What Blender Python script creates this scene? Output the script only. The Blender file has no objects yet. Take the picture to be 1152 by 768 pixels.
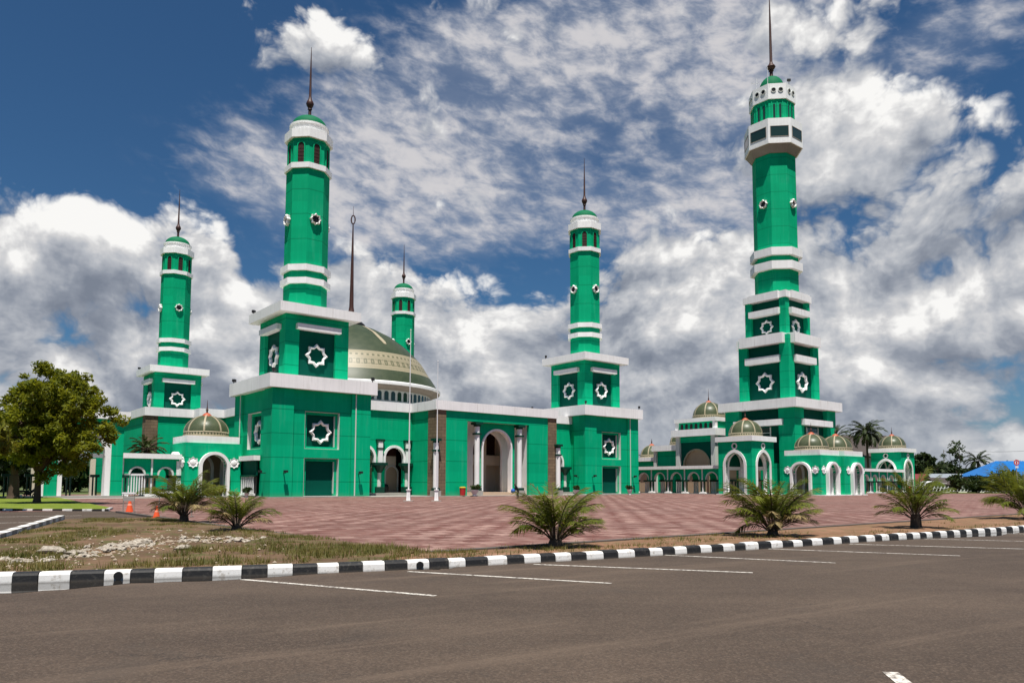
import bpy, bmesh, math, random
import numpy as np
from mathutils import Vector, Matrix
from mathutils.geometry import tessellate_polygon

C = bpy.context.scene.collection
PI = math.pi
R = math.radians

# ------------------------------------------------------------------ camera
cam_d = bpy.data.cameras.new('camera')
cam = bpy.data.objects.new('camera', cam_d)
C.objects.link(cam)
cam_d.sensor_width = 36.0
cam_d.lens = 26.2
cam_d.shift_y = 0.0816
cam_d.clip_start = 0.1
cam_d.clip_end = 6000
cam.location = (0, 0, 1.6)
cam.rotation_euler = (Matrix.Rotation(R(90 + 4.52), 4, 'X') @ Matrix.Rotation(R(0.19), 4, 'Z')).to_euler()
bpy.context.scene.camera = cam

# ------------------------------------------------------------------ sun
SUN_AZ = R(172.2)          # clockwise from +Y: behind the camera, slightly to the right
SUN_EL = R(71)
sdir = Vector((math.sin(SUN_AZ) * math.cos(SUN_EL), math.cos(SUN_AZ) * math.cos(SUN_EL), math.sin(SUN_EL)))
sun_d = bpy.data.lights.new('sun', 'SUN')
sun_d.energy = 5.0
sun_d.angle = R(0.5)
sun_d.color = (1.0, 0.95, 0.87)
sun = bpy.data.objects.new('sun', sun_d)
C.objects.link(sun)
sun.rotation_euler = sdir.to_track_quat('Z', 'Y').to_euler()
sun.location = (0, -20, 60)

cyc = bpy.context.scene.cycles
cyc.max_bounces = 8; cyc.diffuse_bounces = 6; cyc.glossy_bounces = 2; cyc.transmission_bounces = 3; cyc.transparent_max_bounces = 4
cyc.caustics_reflective = False; cyc.caustics_refractive = False
vs = bpy.context.scene.view_settings
vs.view_transform = 'Standard'
vs.look = 'None'
vs.gamma = 1
vs.exposure = 0.42
vs.use_curve_mapping = False

# ------------------------------------------------------------------ node helpers
class NT:
    def __init__(self, tree):
        self.t = tree; self.n = tree.nodes; self.l = tree.links
    def new(self, typ, **kw):
        n = self.n.new(typ)
        for k, v in kw.items(): setattr(n, k, v)
        return n
    def put(self, sock, v):
        if hasattr(v, 'is_output') or isinstance(v, bpy.types.NodeSocket): self.l.new(v, sock)
        elif v is not None: sock.default_value = v
    def math(self, op, a, b=None, c=None, clamp=False):
        n = self.new('ShaderNodeMath', operation=op); n.use_clamp = clamp
        self.put(n.inputs[0], a)
        if b is not None: self.put(n.inputs[1], b)
        if c is not None: self.put(n.inputs[2], c)
        return n.outputs[0]
    def vmath(self, op, a, b=None, s=None):
        n = self.new('ShaderNodeVectorMath', operation=op)
        self.put(n.inputs[0], a)
        if b is not None: self.put(n.inputs[1], b)
        if s is not None: self.put(n.inputs['Scale'], s)
        return n.outputs[0]
    def mix(self, f, a, b, blend='MIX'):
        n = self.new('ShaderNodeMix', data_type='RGBA', blend_type=blend)
        self.put(n.inputs[0], f)
        for i, v in ((6, a), (7, b)):
            if isinstance(v, tuple) and len(v) == 3: v = (*v, 1)
            self.put(n.inputs[i], v)
        return n.outputs[2]
    def noise(self, vec, scale, detail=3, rough=0.55, typ='FBM', dist=0.0, dims='3D'):
        n = self.new('ShaderNodeTexNoise', noise_dimensions=dims)
        n.noise_type = typ
        self.put(n.inputs['Vector'], vec)
        n.inputs['Scale'].default_value = scale; n.inputs['Detail'].default_value = detail
        n.inputs['Roughness'].default_value = rough; n.inputs['Distortion'].default_value = dist
        return n.outputs['Fac']
    def ramp(self, fac, lo, hi, a=0.0, b=1.0, smooth=True):
        n = self.new('ShaderNodeMapRange')
        n.interpolation_type = 'SMOOTHSTEP' if smooth else 'LINEAR'
        n.clamp = True
        self.put(n.inputs[0], fac)
        for i, v in ((1, lo), (2, hi), (3, a), (4, b)): self.put(n.inputs[i], v)
        return n.outputs[0]
    def sep(self, v):
        n = self.new('ShaderNodeSeparateXYZ'); self.put(n.inputs[0], v); return n.outputs
    def comb(self, x, y, z=0.0):
        n = self.new('ShaderNodeCombineXYZ')
        self.put(n.inputs[0], x); self.put(n.inputs[1], y); self.put(n.inputs[2], z)
        return n.outputs[0]

# ------------------------------------------------------------------ sky: Nishita plus cumulus and altocumulus by direction
CUM = [(-0.527, 0.287, 0.071, 0.041, 1.1), (-0.44, 0.276, 0.088, 0.056, 1.0), (-0.587, 0.24, 0.052, 0.043, 0.9), (-0.475, 0.151, 0.242, 0.078, 1.0), (-0.35, 0.216, 0.06, 0.054, 0.8), (-0.274, 0.531, 0.066, 0.038, 1.5), (-0.176, 0.249, 0.089, 0.062, 0.85), (-0.044, 0.183, 0.144, 0.07, 0.9), (0.029, 0.112, 0.234, 0.071, 0.9), (0.225, 0.248, 0.106, 0.078, 1.0), (0.149, 0.297, 0.036, 0.033, 0.4), (0.441, 0.405, 0.14, 0.08, 1.3), (0.556, 0.297, 0.083, 0.057, 0.6), (0.374, 0.227, 0.101, 0.086, 0.8), (0.557, 0.208, 0.075, 0.059, 0.9), (0.471, 0.112, 0.21, 0.095, 1.0), (0.217, 0.134, 0.174, 0.092, 0.9), (-0.287, 0.118, 0.172, 0.068, 0.9), (0.35, 0.542, 0.064, 0.035, 0.5), (-0.02, 0.305, 0.091, 0.031, -0.9), (-0.334, 0.281, 0.024, 0.039, -0.7), (0.268, 0.392, 0.041, 0.041, -0.4), (0.586, 0.466, 0.074, 0.042, -0.8), (-0.534, 0.431, 0.237, 0.087, -1.2), (0.531, 0.242, 0.035, 0.025, -0.4)]
ALT = [(0.041, 0.502, 0.229, 0.095, 0.9), (-0.155, 0.426, 0.147, 0.09, 0.85), (-0.35, 0.386, 0.101, 0.06, 0.55), (0.14, 0.561, 0.177, 0.054, 0.8), (0.542, 0.486, 0.13, 0.06, 0.8), (-0.13, 0.345, 0.20, 0.06, 0.95), (0.22, 0.343, 0.14, 0.06, 0.8), (0.315, 0.473, 0.10, 0.12, 0.75)]

def blob_sum(T, az, el, blobs):
    acc = None
    for a0, e0, ra, re, w in blobs:
        x = T.math('MULTIPLY', T.math('SUBTRACT', az, a0), 1 / ra)
        y = T.math('MULTIPLY', T.math('SUBTRACT', el, e0), 1 / re)
        q = T.math('MULTIPLY_ADD', x, x, T.math('MULTIPLY', y, y))
        g = T.math('MULTIPLY', T.math('EXPONENT', T.math('MULTIPLY', q, -0.8)), w)
        acc = g if acc is None else T.math('ADD', acc, g)
    return acc

def cloud_group():
    g = bpy.data.node_groups.new('cumulus_density', 'ShaderNodeTree')
    g.interface.new_socket('az', in_out='INPUT', socket_type='NodeSocketFloat')
    g.interface.new_socket('el', in_out='INPUT', socket_type='NodeSocketFloat')
    g.interface.new_socket('density', in_out='OUTPUT', socket_type='NodeSocketFloat')
    T = NT(g)
    gi = T.new('NodeGroupInput'); go = T.new('NodeGroupOutput')
    az, el = gi.outputs[0], gi.outputs[1]
    p = T.comb(az, T.math('MULTIPLY', el, 1.25))
    base = blob_sum(T, az, el, CUM)
    low = T.ramp(el, 0.10, 0.0, 0.0, 0.75)
    w1 = T.noise(p, 4.0, 4, 0.55, dims='2D')
    w2 = T.noise(T.vmath('ADD', p, (3.1, 1.7, 0)), 4.0, 4, 0.55, dims='2D')
    q = T.vmath('ADD', p, T.vmath('SCALE', T.comb(T.math('SUBTRACT', w1, 0.5), T.math('SUBTRACT', w2, 0.5)), s=0.07))
    n1 = T.noise(q, 6.0, 9, 0.58, dims='2D')
    v = T.new('ShaderNodeTexVoronoi', feature='F1', voronoi_dimensions='2D')
    T.put(v.inputs['Vector'], T.vmath('ADD', q, T.vmath('SCALE', T.comb(n1, w2), s=0.05)))
    v.inputs['Scale'].default_value = 13.0; v.inputs['Detail'].default_value = 4.0
    v.inputs['Roughness'].default_value = 0.55
    v.normalize = True
    puff = T.math('SUBTRACT', 0.36, v.outputs['Distance'])
    d = T.math('ADD', T.math('ADD', base, low), T.math('MULTIPLY', T.math('SUBTRACT', n1, 0.5), 1.7))
    d = T.math('ADD', d, T.math('MULTIPLY', puff, 2.6))
    T.put(go.inputs[0], d)
    return g

world = bpy.data.worlds.new('World')
bpy.context.scene.world = world
world.use_nodes = True
T = NT(world.node_tree)
T.n.clear()
out = T.new('ShaderNodeOutputWorld')
bg = T.new('ShaderNodeBackground')
bg.inputs['Strength'].default_value = 0.074
T.l.new(bg.outputs[0], out.inputs[0])
sky = T.new('ShaderNodeTexSky', sky_type='NISHITA')
sky.sun_disc = False
sky.sun_elevation = SUN_EL
sky.sun_rotation = SUN_AZ
sky.air_density = 1.0; sky.dust_density = 0.6; sky.ozone_density = 2.2
tc = T.new('ShaderNodeTexCoord')
dx, dy, dz = T.sep(tc.outputs['Generated'])
az = T.math('ARCTAN2', dx, dy)
el = T.math('ARCSINE', dz)
cg = cloud_group()
def dens(a, e):
    n = T.new('ShaderNodeGroup'); n.node_tree = cg
    T.put(n.inputs[0], a); T.put(n.inputs[1], e); return n.outputs[0]
D0 = dens(az, el)
D1 = dens(T.math('ADD', az, 0.008), T.math('ADD', el, 0.032))
alpha = T.ramp(D0, 0.42, 1.02)
slope = T.math('SUBTRACT', D0, D1)
thick = T.ramp(D0, 0.6, 2.4)
broad = T.noise(T.comb(az, T.math('MULTIPLY', el, 1.6)), 5.5, 5, 0.6, dims='2D')
light = T.math('ADD', T.math('MULTIPLY', slope, 0.74), T.math('MULTIPLY', T.math('SUBTRACT', broad, 0.53), 2.0))
light = T.math('ADD', light, T.math('MULTIPLY', thick, -0.10))
lit = T.ramp(light, -0.80, 0.62, smooth=False)
cr = T.new('ShaderNodeValToRGB')
e = cr.color_ramp.elements
e[0].position = 0.0; e[0].color = (2.0, 2.3, 2.9, 1)
e[1].position = 1.0; e[1].color = (9.6, 9.5, 9.3, 1)
x_ = cr.color_ramp.elements.new(0.28); x_.color = (2.9, 3.2, 3.8, 1)
x_ = cr.color_ramp.elements.new(0.58); x_.color = (4.9, 5.1, 5.5, 1)
x_ = cr.color_ramp.elements.new(0.78); x_.color = (6.6, 6.6, 6.7, 1)
T.l.new(lit, cr.inputs[0])
ccol = cr.outputs[0]
# altocumulus sheet, mottled
pa = T.comb(T.math('ADD', az, T.math('MULTIPLY', el, 0.6)), T.math('MULTIPLY', el, 1.9))
amask = blob_sum(T, az, el, ALT)
an = T.noise(pa, 24.0, 4, 0.6, dist=0.2, dims='2D')
an2 = T.noise(pa, 7.0, 5, 0.6, dims='2D')
ad = T.math('ADD', T.math('MULTIPLY', amask, 0.85), T.math('ADD', T.math('MULTIPLY', T.math('SUBTRACT', an, 0.5), 2.3), T.math('MULTIPLY', T.math('SUBTRACT', an2, 0.5), 2.4)))
aalpha = T.math('MULTIPLY', T.math('ADD', T.math('MULTIPLY', T.ramp(ad, 0.20, 1.6), 0.72), T.math('MULTIPLY', T.ramp(T.math('ADD', amask, T.math('SUBTRACT', an2, 0.5)), 0.4, 1.1), 0.36)), T.math('MULTIPLY', T.ramp(amask, 0.05, 0.75), 0.86))
acol = T.mix(T.ramp(ad, 0.3, 1.9), (3.6, 4.0, 4.9), (6.8, 6.6, 6.7))
skyc = T.mix(1.0, sky.outputs[0], (0.30, 0.52, 0.68), 'MULTIPLY')
col = T.mix(aalpha, skyc, acol)
col = T.mix(alpha, col, ccol)
# humid air close to the horizon
col = T.mix(T.ramp(el, 0.13, 0.0, 0.0, 0.55), col, (3.4, 3.8, 4.4))
T.l.new(col, bg.inputs['Color'])

# ------------------------------------------------------------------ materials
def mat(name, color, rough=0.7, fn=None, metallic=0.0, spec=0.3, bump=None):
    m = bpy.data.materials.new(name); m.use_nodes = True
    T = NT(m.node_tree)
    b = T.n['Principled BSDF']
    b.inputs['Base Color'].default_value = (*color, 1)
    b.inputs['Roughness'].default_value = rough
    b.inputs['Metallic'].default_value = metallic
    b.inputs['Specular IOR Level'].default_value = spec
    if fn: fn(T, b)
    return m

def obj_co(T): return T.new('ShaderNodeTexCoord').outputs['Object']
def geo_pos(T): return T.new('ShaderNodeNewGeometry').outputs['Position']

def weathered(color, streak=0.18, blotch=0.1, joints=None, dirtcol=None, jw=0.022, jdark=0.5):
    def fn(T, b):
        co = obj_co(T)
        x, y, z = T.sep(co)
        st = T.noise(T.comb(T.math('MULTIPLY', x, 2.6), T.math('MULTIPLY', y, 2.6), T.math('MULTIPLY', z, 0.14)), 1.0, 5, 0.65)
        bl = T.noise(co, 0.35, 5, 0.6)
        f = T.math('ADD', T.math('MULTIPLY', T.math('SUBTRACT', st, 0.5), streak * 3), T.math('MULTIPLY', T.math('SUBTRACT', bl, 0.5), blotch * 3))
        f = T.math('ADD', f, 1.0)
        c = T.mix(1.0, (*color, 1), T.comb(f, f, f), 'MULTIPLY')
        if dirtcol:
            c = T.mix(T.ramp(st, 0.56, 0.74, 0, 0.5), c, dirtcol)
        if joints:
            cell = T.new('ShaderNodeTexWhiteNoise', noise_dimensions='3D')
            T.put(cell.inputs['Vector'], T.comb(T.math('FLOOR', T.math('MULTIPLY', x, .42)), T.math('FLOOR', T.math('MULTIPLY', y, .42)), T.math('FLOOR', T.math('DIVIDE', T.math('SUBTRACT', z, joints[0] - joints[1] * .5), joints[1]))))
            g_ = T.math('MULTIPLY_ADD', cell.outputs['Value'], .14, .93)
            c = T.mix(1.0, c, T.comb(g_, g_, g_), 'MULTIPLY')
            fade = T.ramp(T.math('ADD', T.math('MULTIPLY', st, .7), T.math('MULTIPLY', bl, .5)), .62, .80, 0, .30)
            c = T.mix(fade, c, (.06, .34, .22))
            c = T.mix(T.ramp(T.math('ADD', z, T.math('MULTIPLY', bl, 1.2)), 1.3, .4, 0, .35), c, (.14, .20, .13))
            zz = T.math('SUBTRACT', z, joints[0])
            fr = T.math('ABSOLUTE', T.math('SUBTRACT', T.math('FRACT', T.math('DIVIDE', zz, joints[1])), 0.5))
            j = T.math('GREATER_THAN', fr, 0.5 - jw / joints[1])
            c = T.mix(T.math('MULTIPLY', j, jdark), c, (color[0] * .25, color[1] * .25, color[2] * .25))
        T.l.new(c, b.inputs['Base Color'])
    return fn

GREEN = (0.0, 0.40, 0.19)
M = {}
M['green'] = mat('green_wall_paint', GREEN, 0.75, weathered(GREEN, 0.11, 0.10, (1.8, 2.7), None, 0.05, 0.55), spec=0.08)
M['greens'] = mat('green_shaft_paint', GREEN, 0.75, weathered((0.0, 0.37, 0.17), 0.11, 0.10, (25.0, 3.1), None, 0.05, 0.5), spec=0.08)
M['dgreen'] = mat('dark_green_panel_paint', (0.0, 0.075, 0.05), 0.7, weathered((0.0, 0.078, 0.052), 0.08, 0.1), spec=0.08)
M['white'] = mat('white_trim_paint', (0.78, 0.77, 0.76), 0.6, weathered((0.86, 0.85, 0.84), 0.12, 0.10, None, (0.30, 0.27, 0.24)))
M['pale'] = mat('pale_reveal_paint', (0.62, 0.64, 0.60), 0.6, weathered((0.62, 0.64, 0.60), 0.05, 0.06))
M['beige'] = mat('beige_interior_paint', (0.70, 0.62, 0.50), 0.7, weathered((0.70, 0.62, 0.50), 0.05, 0.06))
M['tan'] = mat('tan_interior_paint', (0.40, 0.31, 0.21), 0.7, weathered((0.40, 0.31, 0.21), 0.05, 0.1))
M['darkcap'] = mat('dark_green_capital', (0.004, 0.045, 0.028), 0.4)
M['black'] = mat('black_metal_and_shade', (0.015, 0.015, 0.016), 0.5)
M['grille_and_shade'] = mat('brown_grille_and_shade', (0.035, 0.014, 0.012), 0.6, weathered((0.04, 0.016, 0.012), 0.2, 0.3))
M['gbar'] = mat('brown_grille_bars', (0.05, 0.02, 0.015), 0.6)
M['copper'] = mat('rust_brown_spire', (0.085, 0.03, 0.02), 0.5, weathered((0.06, 0.023, 0.017), 0.25, 0.2))
M['red'] = mat('orange_red_finial', (0.42, 0.10, 0.05), 0.5)
M['domeg'] = mat('green_dome_roof', (0.002, 0.14, 0.06), 0.7, spec=0.15)
M['glass'] = mat('tinted_window_glass', (0.02, 0.045, 0.035), 0.08, spec=0.6)
M['olive'] = mat('olive_dome_tiles', (0.13, 0.15, 0.07), 0.38, None)
M['cream'] = mat('cream_dome_band', (0.55, 0.49, 0.33), 0.5, weathered((0.36, 0.31, 0.21), 0.05, 0.1))
M['metalw'] = mat('white_painted_metal', (0.74, 0.74, 0.74), 0.4)
M['grayc'] = mat('grey_concrete', (0.33, 0.31, 0.28), 0.85, weathered((0.34, 0.32, 0.29), 0.1, 0.2))
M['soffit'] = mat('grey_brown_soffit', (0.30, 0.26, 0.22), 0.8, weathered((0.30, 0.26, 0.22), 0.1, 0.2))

def olive_fn(T, b):
    co = obj_co(T)
    x, y, z = T.sep(co)
    n = T.noise(co, 1.2, 4, 0.6)
    n2 = T.noise(co, 9.0, 2, 0.5)
    c = T.mix(T.ramp(n, 0.3, 0.7), (0.048, 0.066, 0.033), (0.076, 0.092, 0.05))
    rows = T.math('FRACT', T.math('MULTIPLY', z, 2.2))
    c = T.mix(T.math('MULTIPLY', T.math('LESS_THAN', rows, 0.12), 0.3), c, (0.06, 0.07, 0.035))
    c = T.mix(T.math('MULTIPLY', T.ramp(n2, 0.45, 0.6), 0.25), c, (0.14, 0.145, 0.08))
    T.l.new(c, b.inputs['Base Color'])
m_ol = M['olive']; olive_fn(NT(m_ol.node_tree), m_ol.node_tree.nodes['Principled BSDF'])

def brick_fn(c1, c2, cm, sc, rowh, bw, vert=True):
    def fn(T, b):
        co = obj_co(T)
        x, y, z = T.sep(co)
        v = T.comb(T.math('ADD', x, y), z) if vert else co
        br = T.new('ShaderNodeTexBrick')
        T.put(br.inputs['Vector'], v)
        for k, val in (('Color1', (*c1, 1)), ('Color2', (*c2, 1)), ('Mortar', (*cm, 1)), ('Scale', sc), ('Row Height', rowh), ('Brick Width', bw), ('Mortar Size', 0.02)):
            br.inputs[k].default_value = val
        n = T.noise(co, 0.6, 4, 0.6)
        c = T.mix(T.ramp(n, 0.35, 0.7, 0, 0.35), br.outputs['Color'], (cm[0] * .8, cm[1] * .8, cm[2] * .8))
        T.l.new(c, b.inputs['Base Color'])
    return fn
M['brown'] = mat('brown_stone_cladding', (0.2, 0.14, 0.09), 0.85, brick_fn((0.23, 0.165, 0.10), (0.17, 0.12, 0.075), (0.07, 0.05, 0.035), 1.0, 0.42, 0.9))

# ------------------------------------------------------------------ mesh builder
class MB:
    def __init__(self): self.v = []; self.f = []; self.mi = []; self.cur = 0
    def add(self, vs, fs, xf=None):
        o = len(self.v)
        self.v += [tuple(xf(*p)) for p in vs] if xf else [tuple(p) for p in vs]
        for f in fs: self.f.append(tuple(i + o for i in f)); self.mi.append(self.cur)
        return self
    def box(self, x0, x1, y0, y1, z0, z1, xf=None):
        vs = [(x, y, z) for x in (x0, x1) for y in (y0, y1) for z in (z0, z1)]
        return self.add(vs, [(0, 1, 3, 2), (4, 6, 7, 5), (0, 4, 5, 1), (2, 3, 7, 6), (0, 2, 6, 4), (1, 5, 7, 3)], xf)
    def prism(self, n, r0, r1, z0, z1, rot=0.0, cap=True, cx=0, cy=0):
        vs = []
        for r, z in ((r0, z0), (r1, z1)):
            for k in range(n):
                a = rot + 2 * PI * k / n
                vs.append((cx + r * math.cos(a), cy + r * math.sin(a), z))
        fs = [(k, (k + 1) % n, n + (k + 1) % n, n + k) for k in range(n)]
        if cap: fs += [tuple(range(n))[::-1], tuple(range(n, 2 * n))]
        return self.add(vs, fs)
    def octo(self, ap, z0, z1, ap1=None):
        k = 1 / math.cos(PI / 8)
        return self.prism(8, ap * k, (ap if ap1 is None else ap1) * k, z0, z1, PI / 8)
    def lathe(self, prof, n=24, cx=0, cy=0):
        vs = []; fs = []
        for r, z in prof:
            for k in range(n):
                a = 2 * PI * k / n
                vs.append((cx + r * math.cos(a), cy + r * math.sin(a), z))
        for i in range(len(prof) - 1):
            for k in range(n):
                fs.append((i * n + k, i * n + (k + 1) % n, (i + 1) * n + (k + 1) % n, (i + 1) * n + k))
        fs.append(tuple(range(n))[::-1]); fs.append(tuple((len(prof) - 1) * n + k for k in range(n)))
        return self.add(vs, fs)
    def tube(self, pts, rad, n=6):
        pts = [Vector(p) for p in pts]
        if not isinstance(rad, (list, tuple)): rad = [rad] * len(pts)
        vs = []; fs = []
        for i, p in enumerate(pts):
            t = (pts[min(i + 1, len(pts) - 1)] - pts[max(i - 1, 0)]).normalized()
            a = t.cross(Vector((0.13, 0.31, 0.94)) if abs(t.z) < 0.95 else Vector((1, 0, 0))).normalized()
            b = t.cross(a)
            for k in range(n):
                an = 2 * PI * k / n
                vs.append(p + (a * math.cos(an) + b * math.sin(an)) * rad[i])
        for i in range(len(pts) - 1):
            for k in range(n):
                fs.append((i * n + k, i * n + (k + 1) % n, (i + 1) * n + (k + 1) % n, (i + 1) * n + k))
        fs.append(tuple(range(n))[::-1]); fs.append(tuple((len(pts) - 1) * n + k for k in range(n)))
        return self.add(vs, fs)
    def slab(self, loops, o0, o1, xf, back=True):
        """flat plate with holes: loops of (s, z); o0 inner, o1 outer distance; xf(s, out, z)"""
        pl = [[Vector((s, z, 0)) for s, z in lp] for lp in loops]
        flat = [p for lp in loops for p in lp]
        tris = tessellate_polygon(pl)
        n = len(flat)
        vs = [(s, o1, z) for s, z in flat] + [(s, o0, z) for s, z in flat]
        fs = [tuple(t) for t in tris]
        if back: fs += [tuple(i + n for i in t)[::-1] for t in tris]
        b = 0
        for lp in loops:
            m = len(lp)
            for k in range(m):
                i, j = b + k, b + (k + 1) % m
                fs.append((i, j, n + j, n + i))
            b += m
        return self.add(vs, fs, xf)
    def mesh(self, name, mats, smooth=False, recalc=True):
        me = bpy.data.meshes.new(name)
        me.from_pydata(self.v, [], self.f)
        if not isinstance(mats, (list, tuple)): mats = [mats]
        for m in mats: me.materials.append(m)
        if len(mats) > 1: me.polygons.foreach_set('material_index', self.mi)
        if recalc:
            bm = bmesh.new(); bm.from_mesh(me)
            bmesh.ops.recalc_face_normals(bm, faces=bm.faces)
            bm.to_mesh(me); bm.free()
        if smooth is True: me.polygons.foreach_set('use_smooth', [True] * len(me.polygons))
        elif smooth:
            me.polygons.foreach_set('use_smooth', [True] * len(me.polygons))
            me.set_sharp_from_angle(angle=R(smooth))
        me.update()
        return me

def face(theta):
    c, s = math.cos(theta), math.sin(theta)
    def xf(a, o, z): return (a * c + o * s, a * s - o * c, z)
    return xf
FRONT, LEFT, BACK, RIGHT = face(0), face(-PI / 2), face(PI), face(PI / 2)
SIDES = (FRONT, LEFT, BACK, RIGHT)
THETA = (0, -PI / 2, PI, PI / 2)

def obj(name, mb, mats, parent=None, loc=(0, 0, 0), rotz=0, smooth=False):
    me = mb if isinstance(mb, bpy.types.Mesh) else mb.mesh(name, mats, smooth)
    o = bpy.data.objects.new(name, me); C.objects.link(o)
    o.location = loc; o.rotation_euler = (0, 0, rotz)
    if parent: o.parent = parent
    return o
def tag(o, label, cat, group=None):
    o['label'] = label; o['category'] = cat
    if group: o['group'] = group
    return o
def thing(name, label, cat, loc=(0, 0, 0), rotz=0, group=None):
    o = bpy.data.objects.new(name, None); C.objects.link(o)
    o.empty_display_size = 0.5
    o.location = loc; o.rotation_euler = (0, 0, rotz)
    return tag(o, label, cat, group)
def struct(name, mb, mats, kind='structure', smooth=False, parent=None):
    o = obj(name, mb, mats, parent, smooth=smooth)
    if not parent: o['kind'] = kind
    return o
def dup(root, loc, rotz=None, label=None, group=None, scale=None):
    r = root.copy(); C.objects.link(r); r.location = loc
    if rotz is not None: r.rotation_euler = (0, 0, rotz)
    if scale is not None: r.scale = (scale,) * 3
    if label: r['label'] = label
    if group: r['group'] = group
    for ch in list(root.children):
        c = ch.copy(); C.objects.link(c); c.parent = r
        for g in list(ch.children):
            d = g.copy(); C.objects.link(d); d.parent = c
    return r

# mosque axes: u along the entrance front, v towards the back
ROT = R(39.061)
CU, SU = math.cos(ROT), math.sin(ROT)
OX, OY = -25.692, 90.817
def W(u, v, z=0.0): return (OX + u * CU - v * SU, OY + u * SU + v * CU, z)
def at(px, dist, z=0.0): return ((px - 576) / 838.5 * dist, dist, z)

def arch(cx, w, z0, zs, kind='round', n=12):
    """open loop from (cx-w/2, z0) over the arch to (cx+w/2, z0)"""
    h = w / 2
    pts = [(cx - h, z0)]
    if kind == 'round':
        for k in range(n + 1):
            a = PI - PI * k / n
            pts.append((cx + h * math.cos(a), zs + h * math.sin(a)))
    else:
        r = w * 0.62                                   # pointed: two arcs
        a1 = math.acos((r - h) / r)
        m = n // 2
        for k in range(m + 1): 
            t = a1 * k / m
            pts.append((cx - h + r - r * math.cos(t), zs + r * math.sin(t)))
        for k in range(m - 1, -1, -1):
            t = a1 * k / m
            pts.append((cx + h - r + r * math.cos(t), zs + r * math.sin(t)))
    pts.append((cx + h, z0))
    return pts
def wall_loop(a0, a1, h, arches=()):
    lp = [(a0, 0)]
    for a in arches: lp += a
    lp += [(a1, 0), (a1, h), (a0, h)]
    return lp
def ring_loop(outer, inner): return outer + inner[::-1]
def rect(a0, a1, z0, z1): return [(a0, z0), (a1, z0), (a1, z1), (a0, z1)]
def circle(cx, cz, r, n=16): return [(cx + r * math.cos(2 * PI * k / n), cz + r * math.sin(2 * PI * k / n)) for k in range(n)]
def star_pts(r, ri, n=8, rot=PI / 2):
    return [((r if k % 2 == 0 else ri) * math.cos(rot + PI * k / n), (r if k % 2 == 0 else ri) * math.sin(rot + PI * k / n)) for k in range(2 * n)]

def star_mesh(r, depth, hole=0.56):
    """eight pointed star ring with a raised fold, lying in the x-z plane, facing -y"""
    mb = MB()
    o = star_pts(r, r * 0.76); i = star_pts(r * hole * 1.06, r * hole * 0.86)
    m = [((a[0] + b[0]) / 2, (a[1] + b[1]) / 2) for a, b in zip(o, i)]
    n = 16
    vs = [(x, 0.0, z) for x, z in o] + [(x, -depth * .55, z) for x, z in o] + [(x, -depth, z) for x, z in m] + [(x, -depth * .55, z) for x, z in i] + [(x, 0, z) for x, z in i]
    fs = []
    for L in range(4):
        for k in range(n): fs.append((L * n + k, L * n + (k + 1) % n, (L + 1) * n + (k + 1) % n, (L + 1) * n + k))
    mb.add(vs, fs)
    return mb.mesh('star_ornament', M['white'])
def rosette_mesh():
    mb = MB()
    o = star_pts(0.64, 0.50); n = 16
    m = star_pts(0.40, 0.34); c = star_pts(0.22, 0.18)
    vs = [(x, 0, z) for x, z in o] + [(x, -.10, z) for x, z in o] + [(x, -.04, z) for x, z in m] + [(x, -.14, z) for x, z in c] + [(0, -.16, 0)]
    fs = []
    for L in range(3):
        for k in range(n): fs.append((L * n + k, L * n + (k + 1) % n, (L + 1) * n + (k + 1) % n, (L + 1) * n + k))
    for k in range(n): fs.append((3 * n + k, 3 * n + (k + 1) % n, 4 * n))
    mb.add(vs, fs)
    return mb.mesh('rosette', M['white'])
STAR_BIG = star_mesh(1.42, 0.36, 0.66)
STAR_RING = star_mesh(0.74, 0.40, 0.66)
STAR_TALL_BIG = star_mesh(1.80, 0.42, 0.66)
STAR_TALL_SMALL = star_mesh(1.32, 0.36, 0.64)
ROSETTE = rosette_mesh()
def disc_mesh(r, name, m, n=16):
    mb = MB(); mb.slab([circle(0, 0, r, n)], 0, 0.06, lambda s, o, z: (s, -o, z)); return mb.mesh(name, m)
DISC = disc_mesh(0.50, 'dark_opening', M['black'])

def put_on(name, me, parent, k, s, out, z):
    return obj(name, me, None, parent, SIDES[k](s, out, z), THETA[k])

def spotlight_mesh():
    mb = MB()
    mb.box(-.06, .06, -.55, .0, -.04, .04)
    mb.box(-.22, .22, -.75, -.45, .05, .30)
    return mb.mesh('spotlight', M['black'])
SPOT = spotlight_mesh()
def flood_mesh():
    mb = MB(); mb.box(-.05, .05, -.05, .05, 0, .3); mb.box(-.26, .26, -.2, .12, .28, .62); return mb.mesh('floodlight', M['black'])
FLOOD = flood_mesh()

# window for the lantern of a minaret (arched, proud rim, lattice)
def arch_window(w, h, face_xf, out, parent, name='window'):
    a_in = arch(0, w, 0, h - w / 2)
    mb = MB()
    mb.slab([a_in], out - .02, out + .02, lambda s, o, z: face_xf(s, o, z))
    win = obj(name, mb, M['grille_and_shade'], parent)
    bars = MB()
    for k in (-1, 0, 1): bars.box(k * w * .25 - .025, k * w * .25 + .025, out + .022, out + .06, .05, h - .12 - abs(k) * w * .12, lambda s, o, z: face_xf(s, o, z))
    for q in range(1, 5): bars.box(-w / 2 + .03, w / 2 - .03, out + .024, out + .055, q * h / 5.6 - .025, q * h / 5.6 + .025, lambda s, o, z: face_xf(s, o, z))
    obj('lattice', bars, M['gbar'], win)
    rim = MB()
    rim.slab([ring_loop(arch(0, w + .24, -.10, h - w / 2), arch(0, w, -.10, h - w / 2))], out - .02, out + .12, lambda s, o, z: face_xf(s, o, z))
    obj('frame', rim, M['greens'], win)
    return win

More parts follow.
